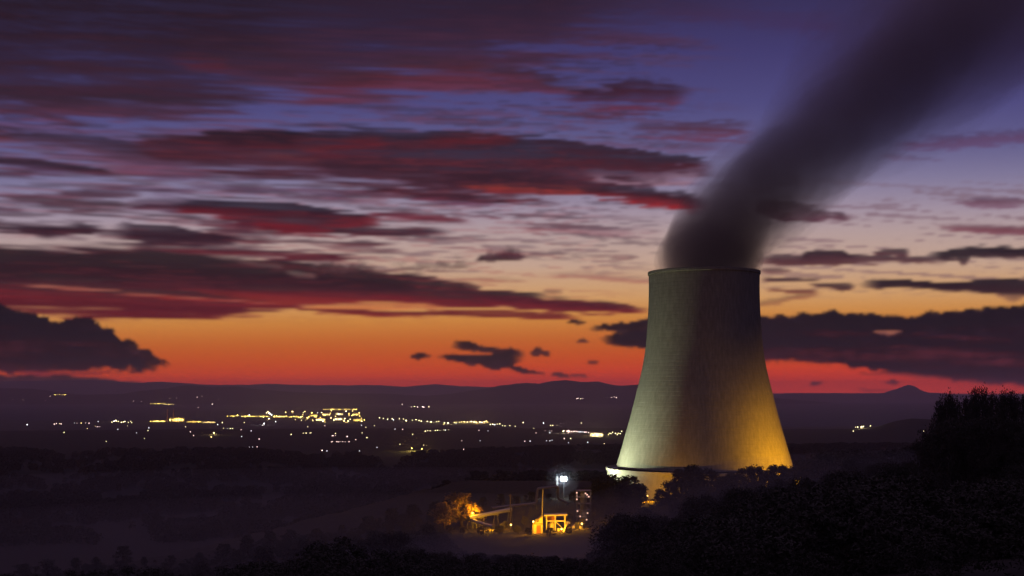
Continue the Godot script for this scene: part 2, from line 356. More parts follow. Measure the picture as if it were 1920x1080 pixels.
	cloud([[-15.714, 14.714, 14.5], [-9.286, 14.286, 13.857], [-2.143, 13.786, 13.429], [2.857, 13.286, 13.071]], rgb8(84,46,50), rgb8(74,36,44), rgb8(96,48,52), 0.95, 0.25, 0.3, 0.2, 0.1)
	cloud([[-7.143, 13.143, 12.857], [0, 13, 11.571], [7.143, 12.5, 11], [14.286, 11.857, 10.857], [19.286, 11.143, 10.786]], rgb8(82,34,44), rgb8(88,32,44), rgb8(112,40,46), 0.96, 0.35, 0.35, 0.25, 0.12)
	cloud([[0, 12.857, 12.714], [7.143, 12.357, 12], [13.571, 11.857, 11.643], [17.857, 11.571, 11.429]], rgb8(98,44,50), rgb8(90,38,46), rgb8(110,52,54), 0.9, 0.25, 0.25, 0.15, 0.1)
	# thin wisps over the pale band
	cloud([[-5.714, 17.429, 17.286], [-3.214, 19, 17.429], [0, 19.143, 17.571], [2.857, 18.714, 18.429]], rgb8(112,84,88), rgb8(96,66,76), rgb8(112,84,86), 0.92, 0.5, 0.5, 0.4, 0.15, 0.3)
	cloud([[-6.429, 19.857, 19.714], [-1.429, 19.714, 19.286], [4.286, 19.429, 19.214]], rgb8(124,108,116), rgb8(116,96,102), rgb8(140,122,124), 0.7, 0.3, 0.3, 0.25, 0.3)
	cloud([[-18.571, 17.429, 17], [-12.857, 17.143, 16.143], [-7.143, 17.571, 16.429], [-4.286, 17, 16.714]], rgb8(156,136,124), rgb8(142,120,112), rgb8(160,134,118), 0.55, 0.8, 0.8, 0.7, 0.5, 0.8)
	cloud([[-14.286, 20.857, 20.571], [-7.143, 21, 20.286], [-1.429, 20.714, 20.429]], rgb8(140,124,128), rgb8(132,116,118), rgb8(150,132,130), 0.55, 0.5, 0.5, 0.4, 0.5)
	cloud([[-0.714, 22.429, 22], [7.143, 22.714, 21.429], [15.714, 22.143, 21.143], [21.429, 21.857, 21.429]], rgb8(142,116,128), rgb8(140,108,118), rgb8(152,124,128), 0.55, 0.7, 0.7, 0.6, 0.5)
	cloud([[2.857, 15.857, 15.571], [10, 16.143, 15], [18.571, 15.429, 14.714], [24.286, 15.143, 14.857]], rgb8(168,130,116), rgb8(158,112,104), rgb8(176,132,108), 0.55, 0.5, 0.5, 0.4, 0.5)
	cloud([[-8.571, 15.571, 15.143], [-2.857, 15.571, 14.571], [2.857, 14.857, 14.286]], rgb8(170,136,112), rgb8(164,122,98), rgb8(176,136,104), 0.45, 0.7, 0.6, 0.5, 0.5)
	cloud([[3.571, 13.5, 13.357], [5.357, 13.643, 13.286], [7.143, 13.5, 13.357]], rgb8(120,86,76), rgb8(110,72,66), rgb8(130,92,76), 0.7, 0.25, 0.25, 0.1, 0.1)
	cloud([[12.857, 18.429, 18.143], [15, 18.571, 17.857], [17.143, 18.357, 18.143]], rgb8(136,112,112), rgb8(126,96,96), rgb8(140,110,104), 0.5, 0.4, 0.4, 0.2, 0.2)
	# right of the tower
	cloud([[48.571, 31.857, 31.286], [52.857, 31.571, 30.714], [58.571, 31, 30.643]], rgb8(90,70,100), rgb8(96,64,88), rgb8(100,80,112), 0.6, 0.6, 0.6, 0.5, 0.4)
	cloud([[50, 33.571, 33], [58.571, 34.571, 32.429], [65.714, 35.286, 33.286], [73.571, 35.571, 33.714]], rgb8(82,66,104), rgb8(96,70,104), rgb8(96,80,118), 0.6, 1.0, 1.0, 0.8, 0.4)
	cloud([[57.857, 25.857, 25.286], [64.286, 26.143, 24.857], [73.571, 26.286, 25.286]], rgb8(104,82,106), rgb8(106,74,92), rgb8(122,102,120), 0.7, 0.5, 0.5, 0.4, 0.4)
	cloud([[31.429, 25.143, 24.143], [36.429, 25.429, 23], [42.857, 24.429, 23.429], [47.143, 24.143, 23.714]], rgb8(82,64,76), rgb8(76,56,66), rgb8(96,72,84), 0.85, 1.0, 0.8, 0.7, 0.3)
	cloud([[55.714, 22.429, 22.143], [60, 22.357, 21.714], [65.714, 22.286, 21.286], [73.571, 22.286, 21.429]], rgb8(120,86,98), rgb8(112,62,74), rgb8(128,92,102), 0.8, 0.4, 0.4, 0.3, 0.2)
	cloud([[31.429, 18.143, 17.429], [37.143, 18.5, 17.143], [45.714, 18.571, 17.286], [52.857, 18.286, 17.286], [58.571, 18, 17]], rgb8(80,62,68), rgb8(84,58,64), rgb8(92,66,66), 0.95, 0.5, 0.5, 0.4, 0.15)
	cloud([[37.857, 18.429, 17.714], [40.714, 19.286, 17.857], [43.571, 19.214, 18], [46.429, 18.429, 18]], rgb8(52,42,50), rgb8(56,42,50), rgb8(76,54,60), 0.93, 0.4, 0.7, 0.3, 0.1)
	cloud([[47.857, 18.857, 18.643], [50.714, 19.286, 18.429], [53.571, 19.143, 18.143]], rgb8(66,52,58), rgb8(70,50,58), rgb8(84,60,64), 0.9, 0.4, 0.5, 0.2, 0.1)
	cloud([[54.286, 18.143, 17.714], [57.143, 18.857, 17.571], [61.429, 19.5, 17.929], [65.714, 19.5, 18], [73.571, 19.286, 18.143]], rgb8(42,35,43), rgb8(44,35,43), rgb8(64,48,54), 0.97, 0.4, 0.5, 0.3, 0.08)
	cloud([[59.286, 18.143, 17.857], [60.429, 18.286, 17.071], [61.571, 18.143, 17.857]], rgb8(56,44,50), rgb8(64,50,54), rgb8(100,82,80), 0.85, 0.4, 0.7, 0.2, 0.1)
	cloud([[32.857, 16.643, 16.286], [35.714, 16.714, 16.143], [37.857, 16.571, 16.286]], rgb8(110,88,86), rgb8(86,64,66), rgb8(124,100,92), 0.8, 0.3, 0.3, 0.2, 0.2)
	cloud([[32.857, 15.571, 15.071], [36.429, 15.5, 14.714], [39.286, 15.286, 14.857], [41.786, 15.286, 14.857]], rgb8(76,58,62), rgb8(64,46,52), rgb8(96,72,70), 0.92, 0.3, 0.35, 0.2, 0.15)
	cloud([[39.286, 14.643, 14.357], [42.857, 14.571, 14], [44.286, 14.571, 13.571], [46.429, 14.429, 14.143]], rgb8(78,58,60), rgb8(64,46,50), rgb8(100,74,66), 0.92, 0.3, 0.4, 0.2, 0.15)
	cloud([[45.714, 14.571, 14.143], [49.286, 15.214, 13.857], [52.143, 15.286, 14], [56.429, 14.857, 13.714], [60, 15, 13.571], [65.714, 15.357, 13.286], [73.571, 15.571, 13.286]], rgb8(42,33,42), rgb8(44,33,42), rgb8(58,42,46), 0.98, 0.3, 0.4, 0.25, 0.05)
	cloud([[64.286, 13.571, 13.286], [67.143, 13.429, 12], [69.286, 13.429, 13]], rgb8(60,46,50), rgb8(120,92,76), rgb8(160,126,92), 0.7, 0.5, 0.8, 0.3, 0.1)
	cloud([[33.571, 14.071, 13.786], [37.143, 14, 13.5], [41.429, 13.857, 13.286]], rgb8(116,80,68), rgb8(104,62,58), rgb8(130,90,70), 0.8, 0.3, 0.3, 0.2, 0.2)
	cloud([[31.429, 11.714, 11.286], [35, 12.571, 11.571], [38.571, 13.286, 12.571], [42.143, 13.714, 13.286]], rgb8(150,112,80), rgb8(130,88,68), rgb8(160,116,80), 0.65, 0.6, 0.6, 0.3, 0.2)
	# the low dark cumulus: left, centre, right
	cloud([[-72.857, 11.857, 2.714], [-68.571, 11.571, 2.786], [-66.429, 11.286, 2.857], [-64.286, 10.286, 3], [-60.714, 9.857, 3.071], [-56.429, 10, 3.143], [-53.929, 8.571, 3.286], [-52.143, 7, 3], [-49.857, 5.286, 2.786], [-47.857, 4.429, 2.857], [-45.857, 3.571, 3.143]], ink, rgb8(36,27,38), rgb8(62,32,40), 0.99, 0.3, 0.6, 0.12, 0.0, 0.85)
	cloud([[-52.5, 6.857, 5.714], [-50.714, 7, 5.429], [-49.143, 5.857, 4.571], [-47.143, 4.571, 3.286], [-45.357, 3.429, 3.143]], rgb8(44,32,38), rgb8(42,30,36), rgb8(52,32,38), 0.95, 0.25, 0.25, 0.12, 0.1, 0.9)
	cloud([[-68.571, 3.143, 2.714], [-64.286, 3.286, 2.714], [-59.286, 3.429, 2.929], [-54.286, 3.429, 3.143]], rgb8(58,30,40), rgb8(70,30,42), rgb8(80,34,44), 0.8, 0.25, 0.3, 0.1, 0.2, 0.4)
	cloud([[-67.5, 2.929, 2.571], [-64.286, 3.071, 2.286], [-60.714, 2.857, 2.286], [-54.286, 2.929, 2.5], [-51.429, 2.786, 2.286]], rgb8(190,66,66), rgb8(178,60,66), rgb8(150,52,64), 0.6, 0.3, 0.3, 0.2, 0.2, 0.3)
	cloud([[-72.857, 2.429, -0.5], [-64.286, 2.357, -0.5], [-59.286, 2.286, -0.5], [-55.714, 2, -0.5], [-52.143, 1.429, -0.5], [-47.143, 1.143, -0.5]], rgb8(66,42,52), rgb8(64,42,52), rgb8(62,42,52), 0.9, 0.3, 0.5, 0.12, 0.0, 0.3)
	cloud([[-13.857, 5, 4.786], [-12.5, 5.5, 4.571], [-10.571, 5, 4.786]], rgb8(66,38,40), rgb8(60,34,38), rgb8(74,40,40), 0.97, 0.15, 0.2, 0.06, 0.0, 0.28)
	cloud([[-8.571, 6.286, 6.071], [-7.429, 7, 5.786], [-4.286, 6.429, 5.571], [0, 5.857, 5], [2.143, 5.714, 4.857]], rgb8(62,42,42), rgb8(52,36,40), rgb8(64,40,42), 0.97, 0.15, 0.2, 0.06, 0.0, 0.3)
	cloud([[-10.571, 4.929, 4.643], [-7.857, 5.143, 4.286], [-5, 5.286, 3.714], [-2.143, 5.286, 2.786], [0, 5.571, 3.429], [2, 5.571, 4.429]], rgb8(54,38,42), rgb8(46,32,40), rgb8(56,34,40), 0.98, 0.18, 0.2, 0.06, 0.0, 0.35)
	cloud([[-1.071, 3.429, 3.214], [1.071, 3.429, 2.714], [4.714, 2.571, 2.286]], rgb8(56,34,40), rgb8(54,32,38), rgb8(64,36,40), 0.96, 0.15, 0.2, 0.06, 0.0, 0.25)
	cloud([[2.143, 5.571, 5.286], [3.286, 5.929, 5], [5.286, 5.786, 4.786]], rgb8(66,42,42), rgb8(58,36,38), rgb8(70,42,42), 0.94, 0.15, 0.2, 0.06, 0.0, 0.35)
	cloud([[5, 2.429, 2.214], [6.286, 2.643, 2.071], [8, 2.286, 2.071]], rgb8(70,36,40), rgb8(64,34,38), rgb8(80,40,40), 0.9, 0.15, 0.15, 0.05, 0.0, 0.2)
	cloud([[7.429, 2.286, 2.143], [8.929, 2.5, 2.071], [10.429, 2.286, 2.143]], rgb8(76,38,40), rgb8(68,34,38), rgb8(84,42,42), 0.9, 0.12, 0.15, 0.05, 0.0, 0.2)
	cloud([[8.429, 6.929, 6.786], [9.429, 7.214, 6.786], [10.429, 6.929, 6.786]], rgb8(84,52,46), rgb8(70,42,42), rgb8(90,54,46), 0.9, 0.12, 0.12, 0.05, 0.0, 0.2)
	cloud([[9.857, 4.143, 4], [10.857, 4.286, 3.929], [11.857, 4.143, 4]], rgb8(96,46,40), rgb8(84,40,38), rgb8(100,48,42), 0.85, 0.12, 0.12, 0.05, 0.0, 0.15)
	cloud([[7.143, 9.571, 9.357], [8.571, 9.857, 9.286], [10.143, 9.571, 9.286]], rgb8(76,54,52), rgb8(60,42,44), rgb8(90,62,56), 0.95, 0.2, 0.2, 0.08, 0.0, 0.3)
	cloud([[9.714, 8.714, 8.5], [12.143, 9.071, 8.286], [15.714, 9.571, 7.857], [20, 10.286, 7.571], [24.286, 10.571, 7]], rgb8(48,38,46), rgb8(40,31,41), rgb8(56,42,46), 0.97, 0.2, 0.25, 0.08, 0.0, 0.35)
	cloud([[15.714, 9.571, 9.429], [18.571, 10.143, 9.429], [24.286, 10.429, 9.571]], rgb8(46,36,46), rgb8(44,34,44), rgb8(60,46,52), 0.95, 0.2, 0.25, 0.08, 0.0, 0.25)
	cloud([[11.286, 7.429, 7.214], [13.571, 7.857, 6.286], [17.143, 8.286, 6], [21.429, 8.714, 5.857], [25.714, 9.143, 5.571]], rgb8(40,32,44), rgb8(36,28,40), rgb8(44,32,40), 0.98, 0.2, 0.25, 0.08, 0.0, 0.3)
	cloud([[25.714, 9.857, 4.429], [33.214, 10.286, 4.286], [37.857, 10.286, 4.214], [40, 10.643, 4.143], [42.857, 11.071, 3.857], [45, 10.571, 3.429], [48.571, 10.571, 3.071], [52.857, 10.429, 2.429], [57.143, 10.714, 1.857], [63.571, 11.429, 1.429], [73.571, 11.714, 0.571]], rgb8(40,32,43), rgb8(35,28,40), rgb8(70,33,40), 0.99, 0.35, 0.6, 0.1, 0.0, 0.5)
	cloud([[48, 8.286, 8.143], [50.357, 8.429, 7.714], [52.571, 8.286, 8]], rgb8(120,84,76), rgb8(190,128,96), rgb8(110,76,72), 0.9, 0.15, 0.25, 0.05, 0.0, 0.2)
	cloud([[34.286, 9.429, 9.143], [39.286, 9.286, 8.857], [45, 9, 8.571]], rgb8(56,44,54), rgb8(74,58,62), rgb8(52,42,52), 0.7, 0.3, 0.4, 0.1, 0.3, 0.3)
	cloud([[45.714, 2.429, 2.286], [51.429, 2.929, 2.286], [55, 2.429, 1.857], [59.286, 2.143, 1.857]], rgb8(190,72,62), rgb8(206,76,62), rgb8(210,72,56), 0.75, 0.2, 0.3, 0.1, 0.2, 0.4)
	cloud([[39.643, 1.357, 1.214], [40.571, 1.571, 1.071], [41.786, 1.286, 1.071]], rgb8(90,40,42), rgb8(74,34,40), rgb8(96,40,42), 0.92, 0.15, 0.15, 0.05, 0.0, 0.2)
	cloud([[49.643, 1.571, 1.429], [51.071, 1.714, 1.143], [52.143, 1.357, 1.214]], rgb8(100,42,44), rgb8(86,38,42), rgb8(110,46,46), 0.88, 0.15, 0.15, 0.05, 0.0, 0.25)
	cloud([[44.286, 0.5, 0.357], [47.857, 0.571, 0.214], [52.143, 0.429, 0.286]], rgb8(120,42,46), rgb8(108,40,46), rgb8(130,46,48), 0.8, 0.2, 0.2, 0.06, 0.0, 0.15)

func make_sky() -> ImageTexture:
	var W := 4096
	var H := 2048
	var deg := W / 360.0
	sky_noise.seed = 11
	sky_noise.noise_type = FastNoiseLite.TYPE_SIMPLEX_SMOOTH
	sky_noise.frequency = 0.02
	sky_noise.fractal_octaves = 4
	var soft := FastNoiseLite.new()
	soft.seed = 5
	soft.noise_type = FastNoiseLite.TYPE_SIMPLEX_SMOOTH
	soft.frequency = 1.0
	soft.fractal_octaves = 3
	var soft5: FastNoiseLite = soft.duplicate()
	soft5.fractal_octaves = 5
	soft5.fractal_gain = 0.6
	pw = int(2.0 * HALF * deg)
	ph = int(24.0 * deg)
	for a in [sr, sg, sb, sv, streak, fine, lumps]:
		a.resize(pw * ph)
	su.resize(pw)
	for x in pw:
		var az := (x + 0.5) / pw * 2.0 * HALF - HALF
		su[x] = 100.0 * K * tan(deg_to_rad(az))
	for y in ph:
		var el := (y + 0.5) / deg - 1.0
		var tn := 100.0 * K * tan(deg_to_rad(el))
		for x in pw:
			var az := (x + 0.5) / pw * 2.0 * HALF - HALF
			var v := tn / cos(deg_to_rad(az))
			var i := y * pw + x
			var u := su[x]
			sv[i] = v
			# streaks drawn out along the wind, sinking slightly to the right
			var w := v + u * 0.035
			streak[i] = soft.get_noise_2d(u * 0.028, w * 0.42) * 1.35
			fine[i] = soft.get_noise_2d(u * 0.05 + 50.0, w * 2.1) * 1.3
			lumps[i] = soft5.get_noise_2d(u * 0.30 + 90.0, v * 0.42) * 1.3 if v < 16.0 or (v > 14.0 and v < 24.0) else 0.0
			var c := air(v - 0.012 * u)
			# the afterglow is redder to the right
			var k := clampf(u / 45.0, 0.0, 1.0) * clampf(1.0 - v / 6.0, 0.0, 1.0)
			c = c.lerp(Color(0.90, 0.26, 0.16), k * 0.8)
			sr[i] = c.r
			sg[i] = c.g
			sb[i] = c.b
	soft_noise = soft
	clouds()
	wisps(8.5, 40.0, -90.0, 20.0, rgb8(134, 50, 56), 0.22, 2.3, 650.0)
	wisps(16.0, 50.0, -90.0, 30.0, rgb8(48, 34, 46), 0.3, 2.0, 760.0)
	var im := Image.create(W / 8, H / 8, false, Image.FORMAT_RGBF)
	for y in H / 8:
		var el := 90.0 - (y + 0.5) / H * 8.0 * 180.0
		for x in W / 8:
			var az := (x + 0.5) / W * 8.0 * 360.0 - 180.0
			im.set_pixel(x, y, linear(away_from_sunset(az, maxf(el, 0.0)), maxf(el, 0.0)))
	im.resize(W, H, Image.INTERPOLATE_CUBIC)
	var x0 := (W - pw) / 2
	for y in ph:
		var row := int(round((90.0 + 1.0) * deg)) - 1 - y
		var el := (y + 0.5) / deg - 1.0
		for x in pw:
			var az := (x + 0.5) / pw * 2.0 * HALF - HALF
			var k := smoothstep(0.0, 1.0, (HALF - absf(az)) / 2.5) * smoothstep(0.0, 1.0, (23.0 - el) / 4.0)
			var i := y * pw + x
			var c := linear(Color(sr[i], sg[i], sb[i]), maxf(el, 0.0))
			im.set_pixel(x0 + x, row, im.get_pixel(x0 + x, row).lerp(c, k))
	# a panorama begins at the forward direction: swap the halves
	var out := Image.create(W, H, false, Image.FORMAT_RGBF)
	out.blit_rect(im, Rect2i(W / 2, 0, W / 2, H), Vector2i.ZERO)
	out.blit_rect(im, Rect2i(0, 0, W / 2, H), Vector2i(W / 2, 0))
	return ImageTexture.create_from_image(out)

func linear(c: Color, el: float) -> Color:
	# beyond the haze the glow along the horizon is a little stronger than it looks through it
	var l := c.srgb_to_linear()
	return l * (1.0 + AIR_GAIN * exp(-el * K / 1.6))
const AIR_GAIN := 0.55

# ------------------------------------------------------------------ terrain
func line(knots: Array, u: float) -> float:
	if u <= knots[0][0]: return knots[0][1]
	for i in knots.size() - 1:
		if u <= knots[i + 1][0]:
			var t: float = (u - knots[i][0]) / (knots[i + 1][0] - knots[i][0])
			return lerpf(knots[i][1], knots[i + 1][1], t)
	return knots[-1][1]

var ridge_a := [[-118.571, -7.429], [-68.571, -7.5], [-64.286, -7.857], [-60.714, -8.857], [-58.571, -9.429], [-55.714, -8.214], [-51.429, -7.857], [-47.143, -8.214], [-43.571, -7.714], [-38.571, -7.643], [-32.857, -8.071], [-28.571, -8.857], [-22.857, -9.357], [-17.143, -9.286], [-11.429, -8.786], [-5.714, -7.929], [0, -7.643], [2.857, -7.429], [6.429, -7.286], [10, -7.143], [24.286, -7.143], [37.143, -7], [45.714, -6.857], [74.286, -6.571], [117.143, -6.571]]
var hill_r := [[24.286, -7.286], [35.714, -5.714], [41.429, -5.286], [45.714, -4.857], [48.571, -4.571], [51.429, -3.714], [53.571, -3.357], [56.429, -3.5], [60, -3.857], [67.143, -4.286], [88.571, -3.714], [124.286, -4.429]]
var range_1 := [[-118.571, 0.214], [-82.857, 0.714], [-68.571, 0.714], [-64.286, 0.643], [-61.429, 0.214], [-57.143, -0.214], [-52.143, -0.071], [-47.143, 0.643], [-42.857, 1.071], [-40, 0.786], [-37.143, 0.929], [-32.857, 0.429], [-28.571, 0.143], [-22.857, -0.071], [-17.143, -0.071], [-11.429, -0.429], [-8.571, -0.143], [-4.286, 0.5], [-1.429, 1.071], [1.786, 1.429], [3.571, 1.286], [5.714, 1.714], [7.5, 1.786], [9.286, 1.5], [11.429, 1.571], [14.286, 1], [17.143, 1.214], [21.429, 0.714], [31.429, -0.143], [38.571, -1], [45.714, -1.571], [145.714, -1.571]]
var range_2 := [[-118.571, 1.571], [-68.571, 1.571], [-59.286, 1.786], [-54.286, 1.786], [-50.714, 1.357], [-47.143, 1.571], [-41.429, 1.214], [-37.143, 1.071], [-32.857, 1.286], [-25.714, 1.071], [-20, 1.143], [-14.286, 0.929], [-10.714, 1.214], [-5.714, 0.929], [2.857, 0.571], [17.143, 0.214], [32.857, -0.071], [38.571, 0], [49.643, 0], [50.571, 0.357], [51.429, 0.571], [52.286, 0.929], [52.857, 1.143], [53.429, 1.143], [54, 0.929], [54.714, 0.5], [55.571, 0.143], [58.571, -0.071], [64.286, -0.214], [71.429, 0], [88.571, 0.571], [145.714, 0.214]]
var near := [[0.0, -2.0], [12.0, -4.4], [30.0, -9.5], [60.0, -19.0], [100.0, -28.0], [140.0, -32.4], [180.0, -33.6], [300.0, -35.0], [420.0, -50.0], [560.0, -70.0], [700.0, -82.0], [900.0, -87.0], [1200.0, -88.0]]
var rough := FastNoiseLite.new()

func ground_y(x: float, z: float) -> float:
	var zf := -z / K
	var r := sqrt(x * x + z * z)
	if zf <= 1.0:
		return EYE + lerpf(-2.0, -6.0, clampf(r / 400.0, 0.0, 1.0)) + rough.get_noise_2d(x, z) * 0.4
	var u := 100.0 * x / zf
	var d := zf + maxf(0.0, -x - 20.0) * 2.5 * smoothstep(60.0, 160.0, zf) + maxf(0.0, x - 130.0) * 1.2
	var y := line(near, d)
	y += 23.0 * exp(-pow((x - 90.0) / 60.0, 2.0) - pow((zf - 90.0) / 90.0, 2.0))
	y += rough.get_noise_2d(x * 2.0, z * 2.0) * clampf(zf / 60.0, 0.1, 0.9)
	if zf > 430.0:
		var t := line(ridge_a, u) * 0.01 * 900.0 - 6.5    # woods stand on it
		var f := exp(-pow((zf - 900.0) / 190.0, 2.0))
		y = lerpf(y, t + rough.get_noise_2d(x * 0.6, z * 0.6) * 1.5, f) if t > y else y
		t = line(hill_r, u) * 0.01 * 1500.0
		if t > y and u > 30.0:
			y = lerpf(y, t + rough.get_noise_2d(x * 0.6, z * 0.6) * 1.5, exp(-pow((zf - 1500.0) / 230.0, 2.0)) * smoothstep(30.0, 38.0, u))
	if zf > 1300.0:
		# the bay on the left and the open sea on the right
		var bay := smoothstep(-36.5, -38.5, u + rough.get_noise_2d(z * 0.3, 7.0)) * smoothstep(2480.0, 2560.0, zf) * smoothstep(6600.0, 6300.0, zf)
		var sea := smoothstep(33.0, 35.0, u) * smoothstep(2000.0, 2100.0, zf)
		y = lerpf(y, -96.0, maxf(bay, sea))
		var n := rough.get_noise_2d(x * 0.12, z * 0.12) * 12.0 + rough.get_noise_2d(x * 0.5, z * 0.3) * 6.0
		var g1 := exp(-pow((zf - 7000.0) / 500.0, 2.0)) if zf < 7000.0 else 1.0
		var t1 := line(range_1, u) * 70.0
		if t1 > y: y = lerpf(y, t1 + n, g1)
		var t2 := line(range_2, u) * 84.0
		var g2 := exp(-pow((zf - 8400.0) / 420.0, 2.0)) if zf < 8400.0 else 1.0
		if t2 > y: y = lerpf(y, t2 + n, g2)
	return EYE + y

func hit(u: float, v: float) -> Vector3:   # where the line of sight with these slopes meets the land
	var d := 300.0
	while d < 9000.0:
		var p := Vector3(u * 0.01 * d, EYE + v * 0.01 * d, -d * K)
		if ground_y(p.x, p.z) >= p.y:
			return p
		d *= 1.004
	return Vector3(u * 90.0, EYE + v * 90.0, -9000.0 * K)

func terrain(called: String, r0: float, r1: float, rings: int, mat: Material) -> void:
	var cols := []
	for k in 401: cols.append(-34.0 + 68.0 * k / 400.0)
	for k in range(1, 64): cols.append(34.0 + 292.0 * k / 64.0)
	cols.append(326.0)
	var v := PackedVector3Array()
	var idx := PackedInt32Array()
	for i in rings + 1:
		var r := r0 * pow(r1 / r0, float(i) / rings)
		for a in cols:
			var p := Vector3(sin(deg_to_rad(a)) * r, 0, -cos(deg_to_rad(a)) * r)
			p.y = ground_y(p.x, p.z)
			v.append(p)
	var m := cols.size()
	for i in rings:
		for k in m - 1:
			var a := i * m + k
			idx.append_array([a, a + m, a + 1, a + 1, a + m, a + m + 1])
	var n := PackedVector3Array()
	n.resize(v.size())
	for i in range(0, idx.size(), 3):
		var f := (v[idx[i + 2]] - v[idx[i]]).cross(v[idx[i + 1]] - v[idx[i]])
		for k in 3: n[idx[i + k]] += f
	for i in n.size(): n[i] = n[i].normalized() if n[i].y > 0.0 else -n[i].normalized()
	var arr := []
	arr.resize(Mesh.ARRAY_MAX)
	arr[Mesh.ARRAY_VERTEX] = v
	arr[Mesh.ARRAY_NORMAL] = n
	arr[Mesh.ARRAY_INDEX] = idx
	var am := ArrayMesh.new()
	am.add_surface_from_arrays(Mesh.PRIMITIVE_TRIANGLES, arr)
	tag(part(called, am, mat, self), "", "", "", "structure")

# ------------------------------------------------------------------ lamps
func omni(parent: Node3D, at: Vector3, color: Color, energy: float, size: float, reach := 60.0) -> void:
	var l := OmniLight3D.new()
	l.name = "lamp_light"
	l.light_color = color
	l.light_energy = energy
	l.light_size = size
	l.omni_range = reach
	l.omni_attenuation = 2.0
	l.shadow_enabled = true
	parent.add_child(l, true)
	l.position = at

func spot(parent: Node3D, at: Vector3, toward: Vector3, color: Color, energy: float, angle: float, size: float, soft := 0.6) -> void:
	var l := SpotLight3D.new()
	l.name = "lamp_light"
	l.light_color = color
	l.light_energy = energy
	l.light_size = size
	l.spot_range = 200.0
	l.spot_attenuation = 2.0
	l.spot_angle = angle
	l.spot_angle_attenuation = soft
	l.shadow_enabled = true
	parent.add_child(l, true)
	l.position = at
	l.look_at_from_position(parent.position + at, toward, Vector3.UP)

# ------------------------------------------------------------------ trees
var bark: StandardMaterial3D
var leaves: StandardMaterial3D
var tree_kinds := []

func make_tree(seed_: int, spread: float, low: float, clumps: int, per: int, size: float, upright := 0.0) -> Array:
	# a tree one metre tall: [trunk mesh, crown mesh]
	var r := RandomNumberGenerator.new()
	r.seed = seed_
	var trunk := Mesher.new()
	var lean := Vector3(r.randf_range(-0.06, 0.06), 0, r.randf_range(-0.06, 0.06))
	trunk.tube([Vector3(0, -0.06, 0), lean * 0.4 + Vector3(0, 0.22, 0), lean + Vector3(0, 0.5, 0), lean * 1.4 + Vector3(0, 0.8, 0)], [0.034, 0.027, 0.018, 0.006], 7)
	var crown := Mesher.new()
	var tips := []
	for k in clumps:
		var t := pow(r.randf(), 0.8)
		var h := lerpf(low, 0.97, t)
		var q := (h - low) / (1.0 - low)
		var wide := spread * sqrt(maxf(0.03, 1.0 - pow(absf(q - 0.38) / 0.64, 2.0)))
		var a := r.randf() * TAU
		var lobes := 0.78 + 0.22 * sin(a * 3.0 + seed_) + 0.14 * sin(a * 5.0 + seed_ * 2.0)
		var p := Vector3(cos(a), 0, sin(a)) * wide * lobes * sqrt(r.randf_range(0.25, 1.0)) + Vector3(0, h, 0) + lean
		tips.append(p)
	for k in mini(9, tips.size()):
		var p: Vector3 = tips[k * tips.size() / 9]
		var b := lean + Vector3(0, lerpf(0.18, 0.6, float(k) / 9.0), 0)
		trunk.tube([b, b.lerp(p, 0.5) + Vector3(0, 0.03, 0), p], [0.013, 0.008, 0.003], 5)
	for p in tips:
		var rad: float = r.randf_range(0.06, 0.12)
		var many := int(per * r.randf_range(0.6, 1.3))
		for k in many:
			var d := Vector3(r.randfn(), r.randfn(), r.randfn()).limit_length(1.9) * rad * 0.55
			d.y *= 0.75 + upright
			var a := Vector3(r.randfn(), r.randfn() + upright * 2.0, r.randfn()).normalized() * size * r.randf_range(0.6, 1.3)
			var b := a.cross(Vector3(r.randfn(), r.randfn(), r.randfn())).normalized() * size * 0.8
			crown.leaf(p + d, a, b)
	return [trunk.done(), crown.done()]

func tree(kind: int, at: Vector3, height: float, wide: float, called: String, label: String, group := "", crown_mat: Material = null) -> Node3D:
	var o := thing(called, label, "tree", at, group)
	part("trunk", tree_kinds[kind][0], bark, o)
	part("crown", tree_kinds[kind][1], crown_mat if crown_mat else leaves, o)
	o.scale = Vector3(height * wide, height, height * wide)
	o.rotation.y = rng.randf() * TAU
	return o

func tree_to(kind: int, top: Vector3, wide: float, called: String, label: String, group := "", crown_mat: Material = null) -> Node3D:
	var g := ground_y(top.x, top.z)
	return tree(kind, Vector3(top.x, g, top.z), maxf(2.0, top.y - g), wide, called, label, group, crown_mat)

# the line above which no scattered tree may rise
var canopy := [[-97.143, -23.143], [-68.571, -23.286], [-59.286, -22.286], [-53.571, -21.857], [-45.714, -21.714], [-40, -20.857], [-35, -19], [-30, -18.286], [-24.286, -17.857], [-18.571, -16.143], [-14.286, -15.143], [-10.357, -14.857], [-7.857, -17.643], [-5, -20.429], [-1.429, -21], [7.143, -21.286], [9.714, -20.571], [10.857, -13], [15.714, -11.571], [17.143, -12.286], [18.143, -14.143], [20, -13.143], [21.571, -11.929], [24.286, -10.286], [27.5, -11.286], [31.429, -10.857], [37.143, -10.571], [39.286, -9.286], [41.786, -8.143], [48.571, -8.143], [52.857, -7.429], [56.071, -6.714], [59.286, -4.429], [68.571, -3.714], [95.714, -2.286]]

# ------------------------------------------------------------------ far lamps and halls
var lamp_meshes := {}

func lamp_mesh(size: float, mat: Material) -> ArrayMesh:
	var pole := Mesher.new()
	pole.tube([Vector3(0, -0.5, 0), Vector3(0, 5.0, 0)], [0.12, 0.08], 4, false)
	var m := pole.done()
	m.surface_set_material(0, mats.steel)
	var head := Mesher.new()
	head.ball(Vector3(0, 5.0 + size * 0.5, 0), size * 0.5, 4, 6)
	head.done(m)
	m.surface_set_material(1, mat)
	return m

